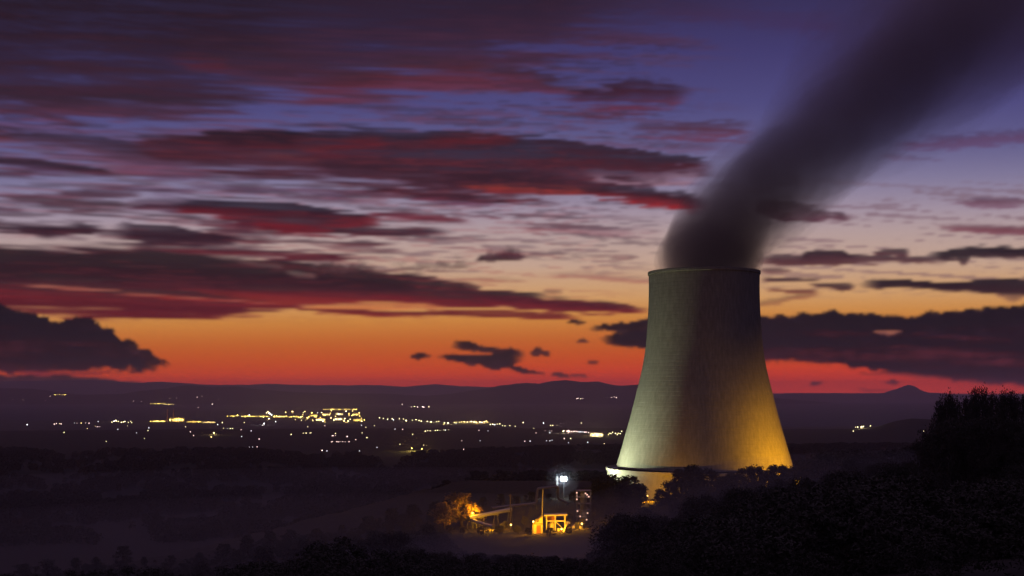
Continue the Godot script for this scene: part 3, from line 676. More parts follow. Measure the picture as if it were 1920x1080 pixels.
func far_lamp(u: float, v: float, tone: String, k: float, label: String, group: String) -> void:
	var p := hit(u, v)
	var step := clampi(int(round(log(-p.z / K / 2400.0) / log(1.45))), -2, 2)     # heads enlarged with distance to imitate the spread of bright points
	var key := "%s %s %d" % [tone, k, step]
	if not lamp_meshes.has(key):
		var size := minf(4.6, 2.5 * pow(1.45, step))
		lamp_meshes[key] = lamp_mesh(size, lamp_glow(tone, k * LAMP * (1.0 if step < 2 else 1.8)))
	var o := part("street_lamp", lamp_meshes[key], null, self)
	o.position = p + Vector3(0, -2.0, 0)
	tag(o, label, "lamp", group)
	if k > 1.6:
		omni(o, Vector3(0, 6.0, 3.2), lamp_color(tone), 420.0 * k, 1.5, 150.0)

const LAMP := 7.0
var glows := {}

func lamp_color(tone: String) -> Color:
	var c: Array = {"sodium": [1.0, 0.68, 0.14], "amber": [1.0, 0.70, 0.24], "cream": [1.0, 0.82, 0.42], "white": [0.92, 0.92, 1.0], "rose": [1.0, 0.66, 0.62]}[tone]
	return Color(c[0], c[1], c[2]).linear_to_srgb()

func lamp_glow(tone: String, k: float) -> StandardMaterial3D:
	var key := "%s %s" % [tone, k]
	if not glows.has(key):
		var c := lamp_color(tone).srgb_to_linear()
		glows[key] = glow(c.r, c.g, c.b, k)
	return glows[key]

func lamp_row(u0: float, v0: float, u1: float, v1: float, n: int, spread: float, tone: String, k: float, label: String, group: String) -> void:
	for i in n:
		var t := (i + rng.randf_range(0.1, 0.9)) / n
		var b: float = k * [0.35, 0.6, 1.0, 1.0, 1.5][rng.randi() % 5]
		var tn := tone
		if rng.randf() < 0.22: tn = ["cream", "amber", "white"][rng.randi() % 3]
		far_lamp(lerpf(u0, u1, t), lerpf(v0, v1, t) + rng.randf_range(-1, 1) * spread, tn, snappedf(b, 0.1), label, group)

func hall(u: float, v: float, long: float, high: float, windows: int, tone: String, k: float, label: String, group := "") -> void:
	var p := hit(u, v)
	var o := thing("industrial_hall", label, "hall", p + Vector3(0, -1.0, 0), group)
	o.rotation.y = -atan(u * 0.01 / K)
	var deep := long * 0.35
	part("wall", Mesher.new().box(Vector3(0, high * 0.5, -deep * 0.5), Vector3(long, high, deep)).done(), mats.plaster, o)
	var r := Mesher.new()
	var a := Vector3(-long * 0.52, high, 0.4)
	var b := Vector3(long * 0.52, high, 0.4)
	var c := Vector3(long * 0.52, high * 1.25, -deep * 0.5)
	var d := Vector3(-long * 0.52, high * 1.25, -deep * 0.5)
	var back := Vector3(0, 0, -deep - 0.8)
	r.flat(a, b, c, d, Vector3(0, 1, 0.3).normalized())
	r.flat(a + back, b + back, c, d, Vector3(0, 1, -0.3).normalized())
	part("roof", r.done(), mats.roof, o)
	var w := minf(4.6, long / windows * 0.7)
	var pane := Mesher.new().box(Vector3.ZERO, Vector3(w, high * 0.4, 0.3)).done()
	for i in windows:
		if rng.randf() < 0.15: continue
		var g := part("window", pane, lamp_glow(tone, snappedf(k * 1.6 * [0.4, 0.9, 1.6, 3.5][rng.randi() % 4], 0.1)), o)
		g.position = Vector3((i + 0.5) / windows * long - long * 0.5, high * 0.55, 0.1)
	omni(o, Vector3(0, high + 3.0, 9.0), lamp_color(tone), 420.0 * k, 1.0, 200.0)

func far_town() -> void:
	# halls first
	var shore := "yellow lit halls along the bay shore"
	hall(-47.429, -3.786, 48, 5, 11, "sodium", 1.5, "yellow lit hall at the left end of the shore strip below the two masts", shore)
	hall(-44.857, -3.786, 46, 13, 10, "sodium", 1.8, "tallest yellow lit block of the shore strip, right below the two masts", shore)
	hall(-42.571, -3.857, 48, 5, 11, "sodium", 1.3, "yellow lit hall on the shore just right of the tall lit block", shore)
	hall(-40.643, -3.929, 40, 5, 9, "amber", 1.2, "yellow lit hall at the right end of the shore strip with the two masts", shore)
	hall(-47.429, -1.429, 120, 11, 14, "sodium", 1.3, "long lit hall across the bay above the two masts, left half of the strip", "lit halls across the bay")
	hall(-45.929, -1.5, 90, 9, 11, "amber", 1.1, "long lit hall across the bay above the two masts, right half of the strip", "lit halls across the bay")
	hall(-60.571, -0.214, 110, 10, 13, "sodium", 1.4, "yellow lit hall on the dark headland at the far left", "")
	var wharf := "bright yellow halls along the town waterfront"
	var names := ["leftmost yellow lit hall of the bright town waterfront", "second yellow lit hall from the left of the bright town waterfront", "yellow lit hall on the waterfront just left of the brightest lamp", "yellow lit hall on the waterfront just right of the brightest lamp", "rightmost yellow lit hall of the waterfront strip, where the town lights begin"]
	for i in 5:
		hall(-37.3 + 2.0 * i + (0.3 if i > 2 else 0.0), -3.1 - 0.02 * i, 52, 5.5, 12, "sodium", 1.6, names[i], wharf)
	hall(-23.929, -2.214, 110, 9, 14, "sodium", 1.2, "long lit terrace above the brightest part of the town, left half", "lit terrace above the town")
	hall(-22, -2.214, 100, 9, 13, "sodium", 1.2, "long lit terrace above the brightest part of the town, right half", "lit terrace above the town")
	for k in 7:
		var spots := [[-26.571, -3.071], [-24.857, -2.929], [-23.143, -2.857], [-20.857, -2.929], [-25.643, -3.643], [-23.286, -3.571], [-20.643, -3.714]]
		hall(spots[k][0], spots[k][1], 30, 8, 6, ["sodium", "amber", "cream"][k % 3], 1.5, "yellow lit block in the dense bright middle of the town", "lit blocks in the middle of the town")
	hall(11.286, -5.786, 26, 8, 6, "cream", 2.2, "bright cream lit works on the plain just left of the cooling tower", "")
	# two red lit masts
	for x in [[-46.143, -3.714, "left one of the two thin reddish masts above the shore strip"], [-45.321, -3.714, "right one of the two thin reddish masts above the shore strip"]]:
		var p := hit(x[0], x[1])
		var o := thing("lattice_mast", x[2], "mast", p, "two masts on the bay shore")
		part("shaft", Mesher.new().tube([Vector3.ZERO, Vector3(0, 38, 0)], [1.3, 0.8], 8).done(), mats.mast, o)
		for k in 3:
			part("platform", Mesher.new().tube([Vector3(0, 12 + 12 * k, 0), Vector3(0, 12.8 + 12 * k, 0)], [2.0, 2.0], 8).done(), mats.mast, o)
		omni(o, Vector3(0, 3, 12), lamp_color("sodium"), 90.0, 1.0, 100.0)
	# lamps by district
	var L := "tiny yellow lamp in the dense town lights left of the tower"
	var G := "lamps of the dense town"
	lamp_row(-37.143, -3.143, -27.571, -3.286, 14, 0.14, "sodium", 1.4, "tiny yellow lamp along the bright town waterfront", "lamps along the town waterfront")
	lamp_row(-32.929, -2.571, -32.071, -3, 5, 0.2, "cream", 2.4, "bright lamp added round the brightest one of the town waterfront to widen it", "lamps added round the brightest one")  # extra lamps added to make the brightest spot look larger
	far_lamp(-32.5, -2.786, "cream", 5.0, "largest and brightest lamp of the town waterfront", "")
	far_lamp(-32.571, -3.5, "cream", 2.5, "bright lamp just below the brightest one of the town waterfront", "")
	for row in 4:
		lamp_row(-31.0 + row * 0.8, -2.75 - row * 0.28, -19.6, -2.65 - row * 0.37, 11, 0.34, "sodium" if row % 2 else "amber", 1.5, L, G)
	lamp_row(-24.643, -2.143, -21.071, -2.214, 5, 0.04, "sodium", 1.0, "tiny lamp on the lit terrace above the town", "lamps on the terrace above the town")
	lamp_row(-27.5, -3.786, -19.429, -3.857, 6, 0.1, "cream", 1.5, L, G)
	L = "tiny pale lamp in the long row between the town and the tower"
	G = "lamps in the row running right from the town"
	lamp_row(-18.143, -3.429, -8.429, -4.071, 18, 0.12, "cream", 1.3, L, G)
	lamp_row(-8, -4, -3, -4, 13, 0.08, "amber", 1.3, L, G)
	lamp_row(-3.143, -4.214, -0.857, -4.429, 7, 0.12, "cream", 0.9, L, G)
	far_lamp(-5.429, -3.929, "cream", 2.2, "bright lamp near the right end of the row running right from the town", "")
	far_lamp(-3.429, -3.857, "amber", 1.7, "bright amber lamp ending the row running right from the town", "")
	L = "tiny white lamp by the water left of the shore strip"
	G = "white lamps by the water on the left"
	lamp_row(-53.714, -3.929, -50.714, -4, 10, 0.1, "cream", 1.1, L, G)
	far_lamp(-53.071, -3.786, "cream", 2.0, "bright white lamp at the head of the short row left of the shore strip", "")
	lamp_row(-61.429, -4.214, -60.143, -4.286, 4, 0.08, "rose", 0.8, L, G)
	lamp_row(-59, -4.143, -56.286, -4.143, 5, 0.03, "rose", 0.4, L, G)
	lamp_row(-56, -4.571, -55, -4.643, 4, 0.05, "rose", 0.6, L, G)
	L = "tiny dim lamp alone on the dark headland across the bay"
	G = "dim lamps on the far headland"
	for s in [[-61.857, -0.429, 1.0], [-62.429, -1, 0.5], [-65.5, -0.929, 0.4], [-66.857, -0.857, 0.2], [-44.929, -0.714, 0.3], [-42.143, -0.571, 0.7], [-41.5, -0.429, 0.3], [-40.143, -1.5, 0.7], [-42, -2, 0.5], [-50.714, -1.071, 0.25], [-49.643, -1.143, 0.25], [-45.857, -0.786, 0.3], [-39.286, -0.857, 0.2]]:
		far_lamp(s[0], s[1], "rose", s[2], L, G)
	L = "tiny dim lamp scattered on the dark plain below the bay"
	G = "dim lamps scattered on the dark plain"
	for s in [[-64.929, -4.357, 0.8], [-60, -5.429, 0.6], [-55.429, -3.929, 0.3], [-52.786, -5, 0.4], [-48.643, -4.786, 0.7], [-43.714, -4.643, 0.6], [-43.071, -5.357, 0.6], [-42.643, -5.857, 0.4], [-38.786, -4.071, 0.8], [-39.429, -4.357, 0.5], [-36.286, -5.071, 0.5], [-36.214, -6, 0.3], [-34.929, -5.214, 0.5], [-33.857, -6.357, 0.6], [-34.143, -7.429, 0.5], [-29.571, -5.714, 0.9], [-27.357, -4.643, 0.5], [-23.643, -5.571, 0.5], [-22.071, -6, 0.8], [-20.929, -6.429, 0.7], [-19.429, -6.143, 0.8], [-20.071, -5.5, 0.4], [-25.429, -7.929, 1.1], [-24.786, -8, 0.4], [-18.071, -7.5, 0.3], [-15, -7.071, 0.4], [-20.429, -8, 0.3], [-6.5, -7.786, 0.9], [-5.857, -7.857, 0.7], [-4.286, -6.571, 0.25], [-6.714, -6.571, 0.3], [-14.643, -5, 0.5], [-18.429, -4.5, 0.5], [-19.571, -4.714, 0.5], [-25.071, -4.5, 0.5], [-4.429, -5.143, 0.4], [-3.214, -5.214, 0.2], [-0.286, -4.5, 1.0], [0.429, -4.571, 0.7], [1.5, -4.071, 1.1], [2.929, -4.857, 0.3], [3.214, -5.5, 0.3], [1.714, -6.643, 0.7], [2.429, -6.643, 0.7], [4.643, -6.571, 0.35], [5.357, -6.5, 0.35], [7, -6.286, 0.5], [7.857, -6.286, 0.7], [7.571, -6.857, 0.3], [10.143, -6.786, 0.6], [12.357, -7, 0.5], [13.786, -7.143, 0.4], [4.214, -4.143, 1.1], [9.286, -4.143, 0.6]]:
		far_lamp(s[0], s[1], ["rose", "white", "cream"][rng.randi() % 3], s[2], L, G)
	for k in 18:
		far_lamp(rng.randf_range(-64.0, 14.0), -3.9 - 3.4 * pow(rng.randf(), 1.4), ["rose", "white", "cream", "amber"][rng.randi() % 4], snappedf(rng.randf_range(0.15, 0.6), 0.1), L, G)
	lamp_row(-38.786, -4.857, -37.143, -4.857, 4, 0.03, "cream", 0.6, L, G)
	lamp_row(-28, -5.571, -26.643, -5.5, 4, 0.03, "cream", 0.8, L, G)
	lamp_row(-24.429, -6.714, -21.786, -6.714, 8, 0.03, "rose", 0.5, L, G)
	lamp_row(-24.214, -5.929, -23.5, -5.857, 3, 0.03, "rose", 0.6, L, G)
	lamp_row(-35.5, -7.5, -34.714, -7.429, 3, 0.03, "white", 0.6, L, G)
	lamp_row(-11.786, -5.214, -8.286, -5.071, 9, 0.06, "cream", 0.7, L, G)
	lamp_row(5.071, -4.429, 6.071, -4.429, 3, 0.03, "cream", 0.7, L, G)
	far_lamp(-33.214, -4.214, "white", 1.7, "bright white lamp on the plain under the town waterfront", "")
	far_lamp(-39.929, -5.5, "amber", 2.4, "bright amber lamp alone on the plain below the right end of the shore strip", "")
	far_lamp(-40.286, -6.071, "amber", 1.2, "dimmer amber lamp just under the bright lone lamp below the shore strip", "")
	far_lamp(-13.429, -7.643, "sodium", 2.6, "left one of the two bright orange lamps side by side on the near plain", "pair of orange lamps")
	far_lamp(-12.071, -7.714, "sodium", 2.6, "right one of the two bright orange lamps side by side on the near plain", "pair of orange lamps")
	L = "tiny pinkish lamp in the row on the plain just left of the tower"
	G = "lamps on the plain beside the tower"
	lamp_row(6.643, -5.214, 10.286, -5.429, 15, 0.06, "rose", 1.1, L, G)
	lamp_row(10.429, -5.643, 12.429, -5.786, 5, 0.1, "cream", 1.5, L, G)
	lamp_row(12.714, -5.5, 14.857, -5.571, 9, 0.3, "cream", 0.9, L, G)
	lamp_row(4.357, -5.214, 5.429, -5.214, 3, 0.03, "rose", 0.4, L, G)
	far_lamp(11.5, -5.571, "cream", 5.0, "largest cream lamp on the plain just left of the tower", "")
	L = "tiny reddish lamp on the dark mountainside left of the tower"
	G = "lamps on the mountainside"
	lamp_row(8.429, -0.714, 9.786, -0.786, 4, 0.05, "rose", 0.9, L, G)
	lamp_row(12.929, -0.571, 14, -0.571, 4, 0.05, "rose", 1.1, L, G)
	lamp_row(-13.714, -1.857, -11, -1.929, 6, 0.06, "rose", 0.7, L, G)
	far_lamp(-14.714, -1.5, "rose", 0.6, L, G)
	L = "tiny lamp on the hazy low ground right of the tower"
	G = "lamps right of the tower"
	lamp_row(46, -4.786, 47.286, -4.643, 5, 0.04, "cream", 1.1, L, G)
	for s in [[48, -4.571, 0.8], [45.714, -5.286, 0.5], [37.571, -7.786, 1.0], [38, -7.786, 0.9], [55.143, -5.286, 0.5]]:
		far_lamp(s[0], s[1], "cream", s[2], L, G)

# ------------------------------------------------------------------ the tower
func shell_radius(h: float) -> float:
	var ks := [[9.5, 29.35], [17.6, 27.0], [26.5, 24.5], [34.0, 22.6], [40.8, 20.95], [46.0, 19.95], [51.5, 19.25], [58.0, 18.75], [65.8, 18.4], [70.0, 18.35], [74.4, 18.4]]
	for i in ks.size() - 1:
		if h <= ks[i + 1][0]:
			var p0: Array = ks[maxi(i - 1, 0)]
			var p3: Array = ks[mini(i + 2, ks.size() - 1)]
			return cubic_interpolate_in_time(ks[i][1], ks[i + 1][1], p0[1], p3[1], clampf((h - ks[i][0]) / (ks[i + 1][0] - ks[i][0]), 0, 1), ks[i + 1][0] - ks[i][0], p0[0] - ks[i][0], p3[0] - ks[i][0]) if i > 0 else lerpf(ks[i][1], ks[i + 1][1], (h - ks[i][0]) / (ks[i + 1][0] - ks[i][0]))
	return 18.4

const TOWER := Vector3(64.25, 56.0, -425.0)

func cooling_tower() -> void:
	var o := thing("cooling_tower", "huge concrete cooling tower, lit white on its left and orange on its right", "cooling tower", TOWER)
	var pr := []
	var lifts := 54
	for i in lifts:
		var h0 := lerpf(9.5, 73.9, float(i) / lifts)
		var h1 := lerpf(9.5, 73.9, float(i + 1) / lifts)
		pr.append(Vector2(shell_radius(h0) - 0.05, h0))
		pr.append(Vector2(shell_radius(h0 + 0.1), h0 + 0.08))
		pr.append(Vector2(shell_radius(h1), h1 - 0.08))
	pr.append(Vector2(18.4, 74.4))
	pr.append(Vector2(17.9, 74.4))
	for i in range(20, -1, -1):
		var h := lerpf(9.5, 74.4, i / 20.0)
		pr.append(Vector2(shell_radius(h) - 0.5, h))
	pr.append(Vector2(shell_radius(9.5) - 0.07, 9.5))
	part("shell", Mesher.new().lathe(pr, 160).done(), mats.concrete, o)
	part("rim", Mesher.new().lathe([Vector2(18.35, 73.6), Vector2(18.68, 73.75), Vector2(18.7, 74.45), Vector2(18.66, 74.7), Vector2(17.85, 74.7), Vector2(17.85, 74.35)], 160).done(), mats.concrete, o)
	# the foot: a wide basin wall with a deck, the shell over a recessed ring coloured dark as the shade of the gap
	part("basin_wall", Mesher.new().lathe([Vector2(32.4, -4.0), Vector2(32.4, 8.4), Vector2(32.8, 8.45), Vector2(32.8, 9.3), Vector2(32.5, 9.35), Vector2(32.3, 9.3), Vector2(32.3, 8.7), Vector2(28.0, 8.6)], 160).done(), mats.basin, o)
	part("gap_shade_ring", Mesher.new().lathe([Vector2(28.6, 8.5), Vector2(28.6, 9.6)], 160).done(), mats.gap_shade_and_vessel, o)

func floodlight(at: Vector3, toward: Vector3, tone: Color, glass: Material, energy: float, angle: float, label: String, soft := 0.6) -> void:
	var g := ground_y(at.x, at.z)
	var o := thing("floodlight", label, "floodlight", Vector3(at.x, g, at.z))
	var h := at.y - g
	part("mast", Mesher.new().tube([Vector3(0, -0.4, 0), Vector3(0, h + 0.3, 0)], [0.14, 0.09], 8).done(), mats.steel, o)
	var d := (toward - at).normalized()
	var side := d.cross(Vector3.UP).normalized()
	var up := side.cross(d)
	var b := Basis(side, up, -d)
	for s in [-0.45, 0.45]:
		var hd := part("housing", Mesher.new().box(Vector3(0, 0, 0.2), Vector3(0.66, 0.5, 0.34)).done(), mats.steel, o)
		hd.transform = Transform3D(b, Vector3(0, h, 0) + side * s)
		var ln := part("lamp_lens", Mesher.new().box(Vector3(0, 0, 0.0), Vector3(0.58, 0.42, 0.05)).done(), glass, o)
		ln.transform = Transform3D(b, Vector3(0, h, 0) + side * s)
	spot(o, Vector3(0, h, 0) + d * 0.25, toward, tone, energy, angle, 0.4, soft)

# ------------------------------------------------------------------ the works below the tower
func pipe(called: String, label: String, pts: Array, r: float, mat: Material, legs: Array, group := "") -> void:
	var base: Vector3 = pts[0]
	var o := thing(called, label, "pipe", base, group)
	var q := []
	var rr := []
	for i in pts.size():
		var p: Vector3 = pts[i] - base
		if i > 0 and i < pts.size() - 1:
			var a: Vector3 = (pts[i - 1] - pts[i]).normalized() * r * 1.6
			var b: Vector3 = (pts[i + 1] - pts[i]).normalized() * r * 1.6
			for t in [0.0, 0.33, 0.67, 1.0]:
				q.append(p + a * (1.0 - t) * (1.0 - t) + b * t * t)
				rr.append(r)
		else:
			q.append(p)
			rr.append(r)
	part("pipe_run", Mesher.new().tube(q, rr, 12).done(), mat, o)
	for i in pts.size():
		var p: Vector3 = pts[i] - base
		var d: Vector3 = (pts[mini(i + 1, pts.size() - 1)] - pts[maxi(i - 1, 0)]).normalized()
		if i == 0 or i == pts.size() - 1:
			part("flange", Mesher.new().tube([p - d * 0.12, p + d * 0.12], [r * 1.45, r * 1.45], 12).done(), mats.steel, o)
	for t in legs:
		var f: float = t * (pts.size() - 1)
		var i := mini(int(f), pts.size() - 2)
		var p: Vector3 = pts[i].lerp(pts[i + 1], f - i)
		var g := ground_y(p.x, p.z)
		var leg := Mesher.new()
		for s in [-1.0, 1.0]:
			leg.tube([Vector3(p.x + s * r * 1.3, g - 0.3, p.z) - base, Vector3(p.x + s * r * 0.7, p.y - r, p.z) - base], [0.08, 0.08], 6)
		leg.box(p - base - Vector3(0, r + 0.08, 0), Vector3(r * 2.6, 0.16, 0.3))
		part("support", leg.done(), mats.steel, o)

func works() -> void:
	# the thick lagged pipe, its branch, and the thin one with the tall expansion loop
	pipe("steam_pipe", "thick pale steam pipe running right from the lit tree, brightly lit at its left end", [Vector3(-10.777, 59.246, -312.8), Vector3(-6.111, 59.974, -316.2), Vector3(-0.27, 60.705, -321.3)], 0.52, mats.lagging, [0.04, 0.35, 0.68, 0.98])
	pipe("steam_pipe", "shorter pale steam pipe sloping down to the right under the thick one", [Vector3(-9.673, 58.89, -311.1), Vector3(-6.686, 58.5, -306), Vector3(-4.299, 58.393, -300.9)], 0.42, mats.lagging, [0.1, 0.55, 0.95])
	pipe("steam_pipe", "thin dim steam pipe rising in a tall square loop to the white floodlight", [Vector3(-5.809, 57.136, -363.8), Vector3(0, 57.75, -365.5), Vector3(6.943, 58.217, -367.2), Vector3(7.406, 62.537, -367.2), Vector3(13.391, 62.906, -370.6), Vector3(13.453, 59.34, -372.3), Vector3(16.343, 57.629, -374)], 0.36, mats.pipe_dull, [0.02, 0.17, 0.33, 0.66, 0.98])
	pipe("vent_pipe", "thin upright vent pipe above the yellow lit shed", [Vector3(6.84, 59.464, -290.7), Vector3(6.962, 64.106, -290.7), Vector3(7.084, 68.136, -290.7)], 0.14, mats.pipe_dull, [])
	# marker post at the end of the thick pipe
	var p := Vector3(-0.403, 60.86, -319.6)
	var g := ground_y(p.x, p.z)
	var o := thing("utility_pole", "thin dark pole standing at the right end of the thick pipe", "pole", Vector3(p.x, g, p.z))
	part("shaft", Mesher.new().tube([Vector3(0, -0.4, 0), Vector3(0, 7.4, 0)], [0.15, 0.1], 8).done(), mats.wood, o)
	part("crossarm", Mesher.new().box(Vector3(0, 7.0, 0), Vector3(1.1, 0.14, 0.14)).done(), mats.wood, o)
	# the tall narrow shed
	p = Vector3(5.829, 56.729, -289)
	g = ground_y(p.x, p.z)
	o = thing("pump_shed", "tall narrow yellow lit shed with a roof that rises to the right", "shed", Vector3(p.x, g - 0.2, p.z))
	var top := EYE - 27.6 - o.position.y
	var m := Mesher.new()
	var f := [Vector3(-1.15, 0, 0), Vector3(1.15, 0, 0), Vector3(1.15, top - 0.3, 0), Vector3(-1.15, top - 2.4, 0)]
	var bk := Vector3(0, 0, -2.6)
	m.flat(f[0], f[1], f[2], f[3], Vector3.BACK)
	m.flat(f[0] + bk, f[1] + bk, f[2] + bk, f[3] + bk, Vector3.FORWARD)
	m.flat(f[1], f[1] + bk, f[2] + bk, f[2], Vector3.RIGHT)
	m.flat(f[0], f[0] + bk, f[3] + bk, f[3], Vector3.LEFT)
	part("wall", m.done(), mats.plaster, o)
	part("roof", Mesher.new().box(Vector3(0, top - 1.2, -1.3), Vector3(3.3, 0.16, 3.1), 0.0, atan2(2.1, 2.3)).done(), mats.roof, o)
	var dr := part("door", Mesher.new().box(Vector3(0.25, 1.15, 0.04), Vector3(1.0, 2.1, 0.1)).done(), mats.rust, o)
	part("handle", Mesher.new().box(Vector3(-0.12, 1.1, 0.14), Vector3(0.06, 0.2, 0.08)).done(), mats.steel, dr)
	var wn := part("window", Mesher.new().box(Vector3(-0.1, 3.2, 0.03), Vector3(0.8, 0.7, 0.08)).done(), mats.glass_and_dark_doorway, o)
	part("sill", Mesher.new().box(Vector3(-0.1, 2.82, 0.1), Vector3(0.96, 0.08, 0.18)).done(), mats.plaster, wn)
	part("band", Mesher.new().box(Vector3(0, 2.5, 0.02), Vector3(2.32, 0.22, 0.06)).done(), mats.rust, o)
	# the open shed with the tank
	p = Vector3(10.079, 56.971, -289)
	g = ground_y(p.x, p.z)
	o = thing("open_shed", "low open steel shed with a flat roof on posts, lit yellow from inside", "shed", Vector3(p.x, g - 0.1, p.z))
	for x in [-2.2, -0.2, 2.0]:
		for z in [0.0, -2.6]:
			part("post", Mesher.new().box(Vector3(x, 1.9, z), Vector3(0.22, 3.8, 0.22)).done(), mats.pale_paint, o)
	part("roof", Mesher.new().box(Vector3(-0.1, 3.95, -1.3), Vector3(5.2, 0.3, 3.6), 0.0, 0.03).done(), mats.pale_paint, o)
	part("beam", Mesher.new().box(Vector3(-0.1, 2.6, 0.05), Vector3(4.4, 0.24, 0.2)).done(), mats.pale_paint, o)
	part("brace", Mesher.new().tube([Vector3(2.0, 0.4, 0.1), Vector3(-0.2, 2.5, 0.1)], [0.09, 0.09], 6).done(), mats.pale_paint, o)
	part("back_panel", Mesher.new().box(Vector3(-1.2, 3.1, -2.7), Vector3(2.4, 1.4, 0.1)).done(), mats.rust, o)
	for k in 3:
		var dp := p + Vector3([0.5, 1.1, 2.9][k], 0, [0.5, 0.9, 0.3][k])
		var dm := thing("steel_drum", ["steel drum standing in front of the middle post of the open shed", "steel drum a step right of another in front of the open shed", "steel drum alone just right of the open shed"][k], "drum", Vector3(dp.x, ground_y(dp.x, dp.z) - 0.05, dp.z), "drums by the open shed")
		part("body", Mesher.new().lathe([Vector2(0, 0), Vector2(0.3, 0), Vector2(0.32, 0.3), Vector2(0.3, 0.33), Vector2(0.32, 0.6), Vector2(0.3, 0.63), Vector2(0.31, 0.95), Vector2(0, 0.93)], 18).done(), mats.rust if k == 1 else mats.pale_paint, dm)
		part("cap", Mesher.new().lathe([Vector2(0.05, 0.93), Vector2(0.05, 0.99), Vector2(0, 0.99)], 8).done(), mats.steel, dm)
	o = thing("water_tank", "small round yellow lit tank standing inside the open shed", "tank", Vector3(p.x - 0.9, g - 0.1, p.z - 1.2))
	part("body", Mesher.new().lathe([Vector2(0.0, 0.0), Vector2(0.75, 0.0), Vector2(0.75, 1.8), Vector2(0.4, 2.2), Vector2(0.0, 2.3)], 24).done(), mats.pale_paint, o)
	part("hatch", Mesher.new().lathe([Vector2(0.2, 2.2), Vector2(0.2, 2.45), Vector2(0.0, 2.46)], 16).done(), mats.steel, o)
	p = Vector3(12.12, 59.52, -285.6)
	o = thing("valve_stand", "slanting valve stand with a hand wheel right of the open shed", "valve", Vector3(p.x, ground_y(p.x, p.z), p.z))
	var vs := Vector3(12.24, 60.96, -285.6)
	var rise := vs.y - o.position.y
	part("stem", Mesher.new().tube([Vector3(-0.5, -0.2, 0), Vector3(0.1, rise * 0.6, 0), Vector3(0.5, rise, 0)], [0.26, 0.24, 0.2], 10).done(), mats.pale_paint, o)
	part("hand_wheel", Mesher.new().tube([Vector3(0.5, rise, 0.0), Vector3(0.56, rise + 0.12, 0.05)], [0.5, 0.5], 16).done(), mats.pale_paint, o)
	# the arched hut
	p = Vector3(14.814, 57.821, -289)
	g = ground_y(p.x, p.z)
	o = thing("arched_hut", "small arched hut with a dark doorway, lit orange, at the right end of the works", "hut", Vector3(p.x, g - 0.1, p.z))
	var raise := EYE - (985.0 - 738.0) / 1400.0 * 170.0 - o.position.y
	m = Mesher.new()
	var ring := []
	for k in 13:
		var a := PI * k / 12.0
		ring.append(Vector3(cos(a) * 1.5, raise - 1.5 + sin(a) * 1.5, 0))
	ring.push_front(Vector3(1.5, 0, 0))
	ring.append(Vector3(-1.5, 0, 0))
	for i in ring.size() - 1:
		var n: Vector3 = (Vector3(ring[i].x, ring[i].y - raise + 1.5, 0) + Vector3(ring[i + 1].x, ring[i + 1].y - raise + 1.5, 0)).normalized()
		m.flat(ring[i], ring[i + 1], ring[i + 1] + Vector3(0, 0, -3), ring[i] + Vector3(0, 0, -3), n)
		m.tri(Vector3(0, raise - 1.5, 0), ring[i], ring[i + 1], Vector3.BACK, Vector3.BACK, Vector3.BACK)
		m.tri(Vector3(0, raise - 1.5, -3), ring[i] + Vector3(0, 0, -3), ring[i + 1] + Vector3(0, 0, -3), Vector3.FORWARD, Vector3.FORWARD, Vector3.FORWARD)
	part("wall", m.done(), mats.plaster, o)
	part("door", Mesher.new().box(Vector3(0, 1.0, 0.04), Vector3(1.0, 2.0, 0.08)).done(), mats.glass_and_dark_doorway, o)  # dark panel painting in the shade of the open doorway
	pipe("feed_pipe", "short lit pipe between the open shed and the arched hut", [Vector3(12.276, 59.55, -286.45), Vector3(13.961, 59.429, -286.45)], 0.22, mats.lagging, [0.5])
	# the steel tower with its ladders and little lamps
	p = Vector3(17.803, 57.849, -316.2)
	g = ground_y(p.x, p.z)
	o = thing("process_tower", "dark open steel tower dotted with small dim pinkish lamps, right of the white floodlight", "steel tower", Vector3(p.x, g - 0.2, p.z))
	var tall := EYE - (918.0 - 738.0) / 1400.0 * 186.0 - o.position.y
	for x in [-1.7, 1.7]:
		for z in [-1.5, 1.5]:
			part("leg", Mesher.new().box(Vector3(x, tall * 0.5, z), Vector3(0.24, tall, 0.24)).done(), mats.steel, o)
	for k in 5:
		part("platform", Mesher.new().box(Vector3(0, tall * (k + 1) / 5.0 - 0.2, 0), Vector3(3.8, 0.14, 3.4)).done(), mats.steel, o)
		for z in [-1.5, 1.5]:
			var y := tall * k / 5.0
			var s := 1.0 if k % 2 else -1.0
			part("brace", Mesher.new().tube([Vector3(-1.7 * s, y, z), Vector3(1.7 * s, y + tall / 5.0, z)], [0.06, 0.06], 5).done(), mats.steel, o)
	part("column_vessel", Mesher.new().lathe([Vector2(0.8, 0.4), Vector2(0.8, tall - 1.0), Vector2(0.5, tall - 0.5), Vector2(0.0, tall - 0.3)], 20).done(), mats.gap_shade_and_vessel, o)
	var bulb := Mesher.new().ball(Vector3.ZERO, 0.2, 6, 8).done()
	for s in [[-1.75, 0.92], [-1.75, 0.72], [-1.6, 0.36], [0.8, 0.86], [1.2, 0.8], [0.4, 0.9], [0.9, 0.3], [-0.9, 0.2], [0.7, 0.1]]:
		var l := part("lamp", bulb, mats.rose_lamp, o)
		l.position = Vector3(s[0], tall * s[1], 1.8)
	for s in [[-1.75, 0.82], [0.9, 0.84], [0.2, 0.22]]:
		omni(o, Vector3(s[0], tall * s[1], 2.4), Color(1.0, 0.78, 0.7), 0.8, 0.2, 20.0)
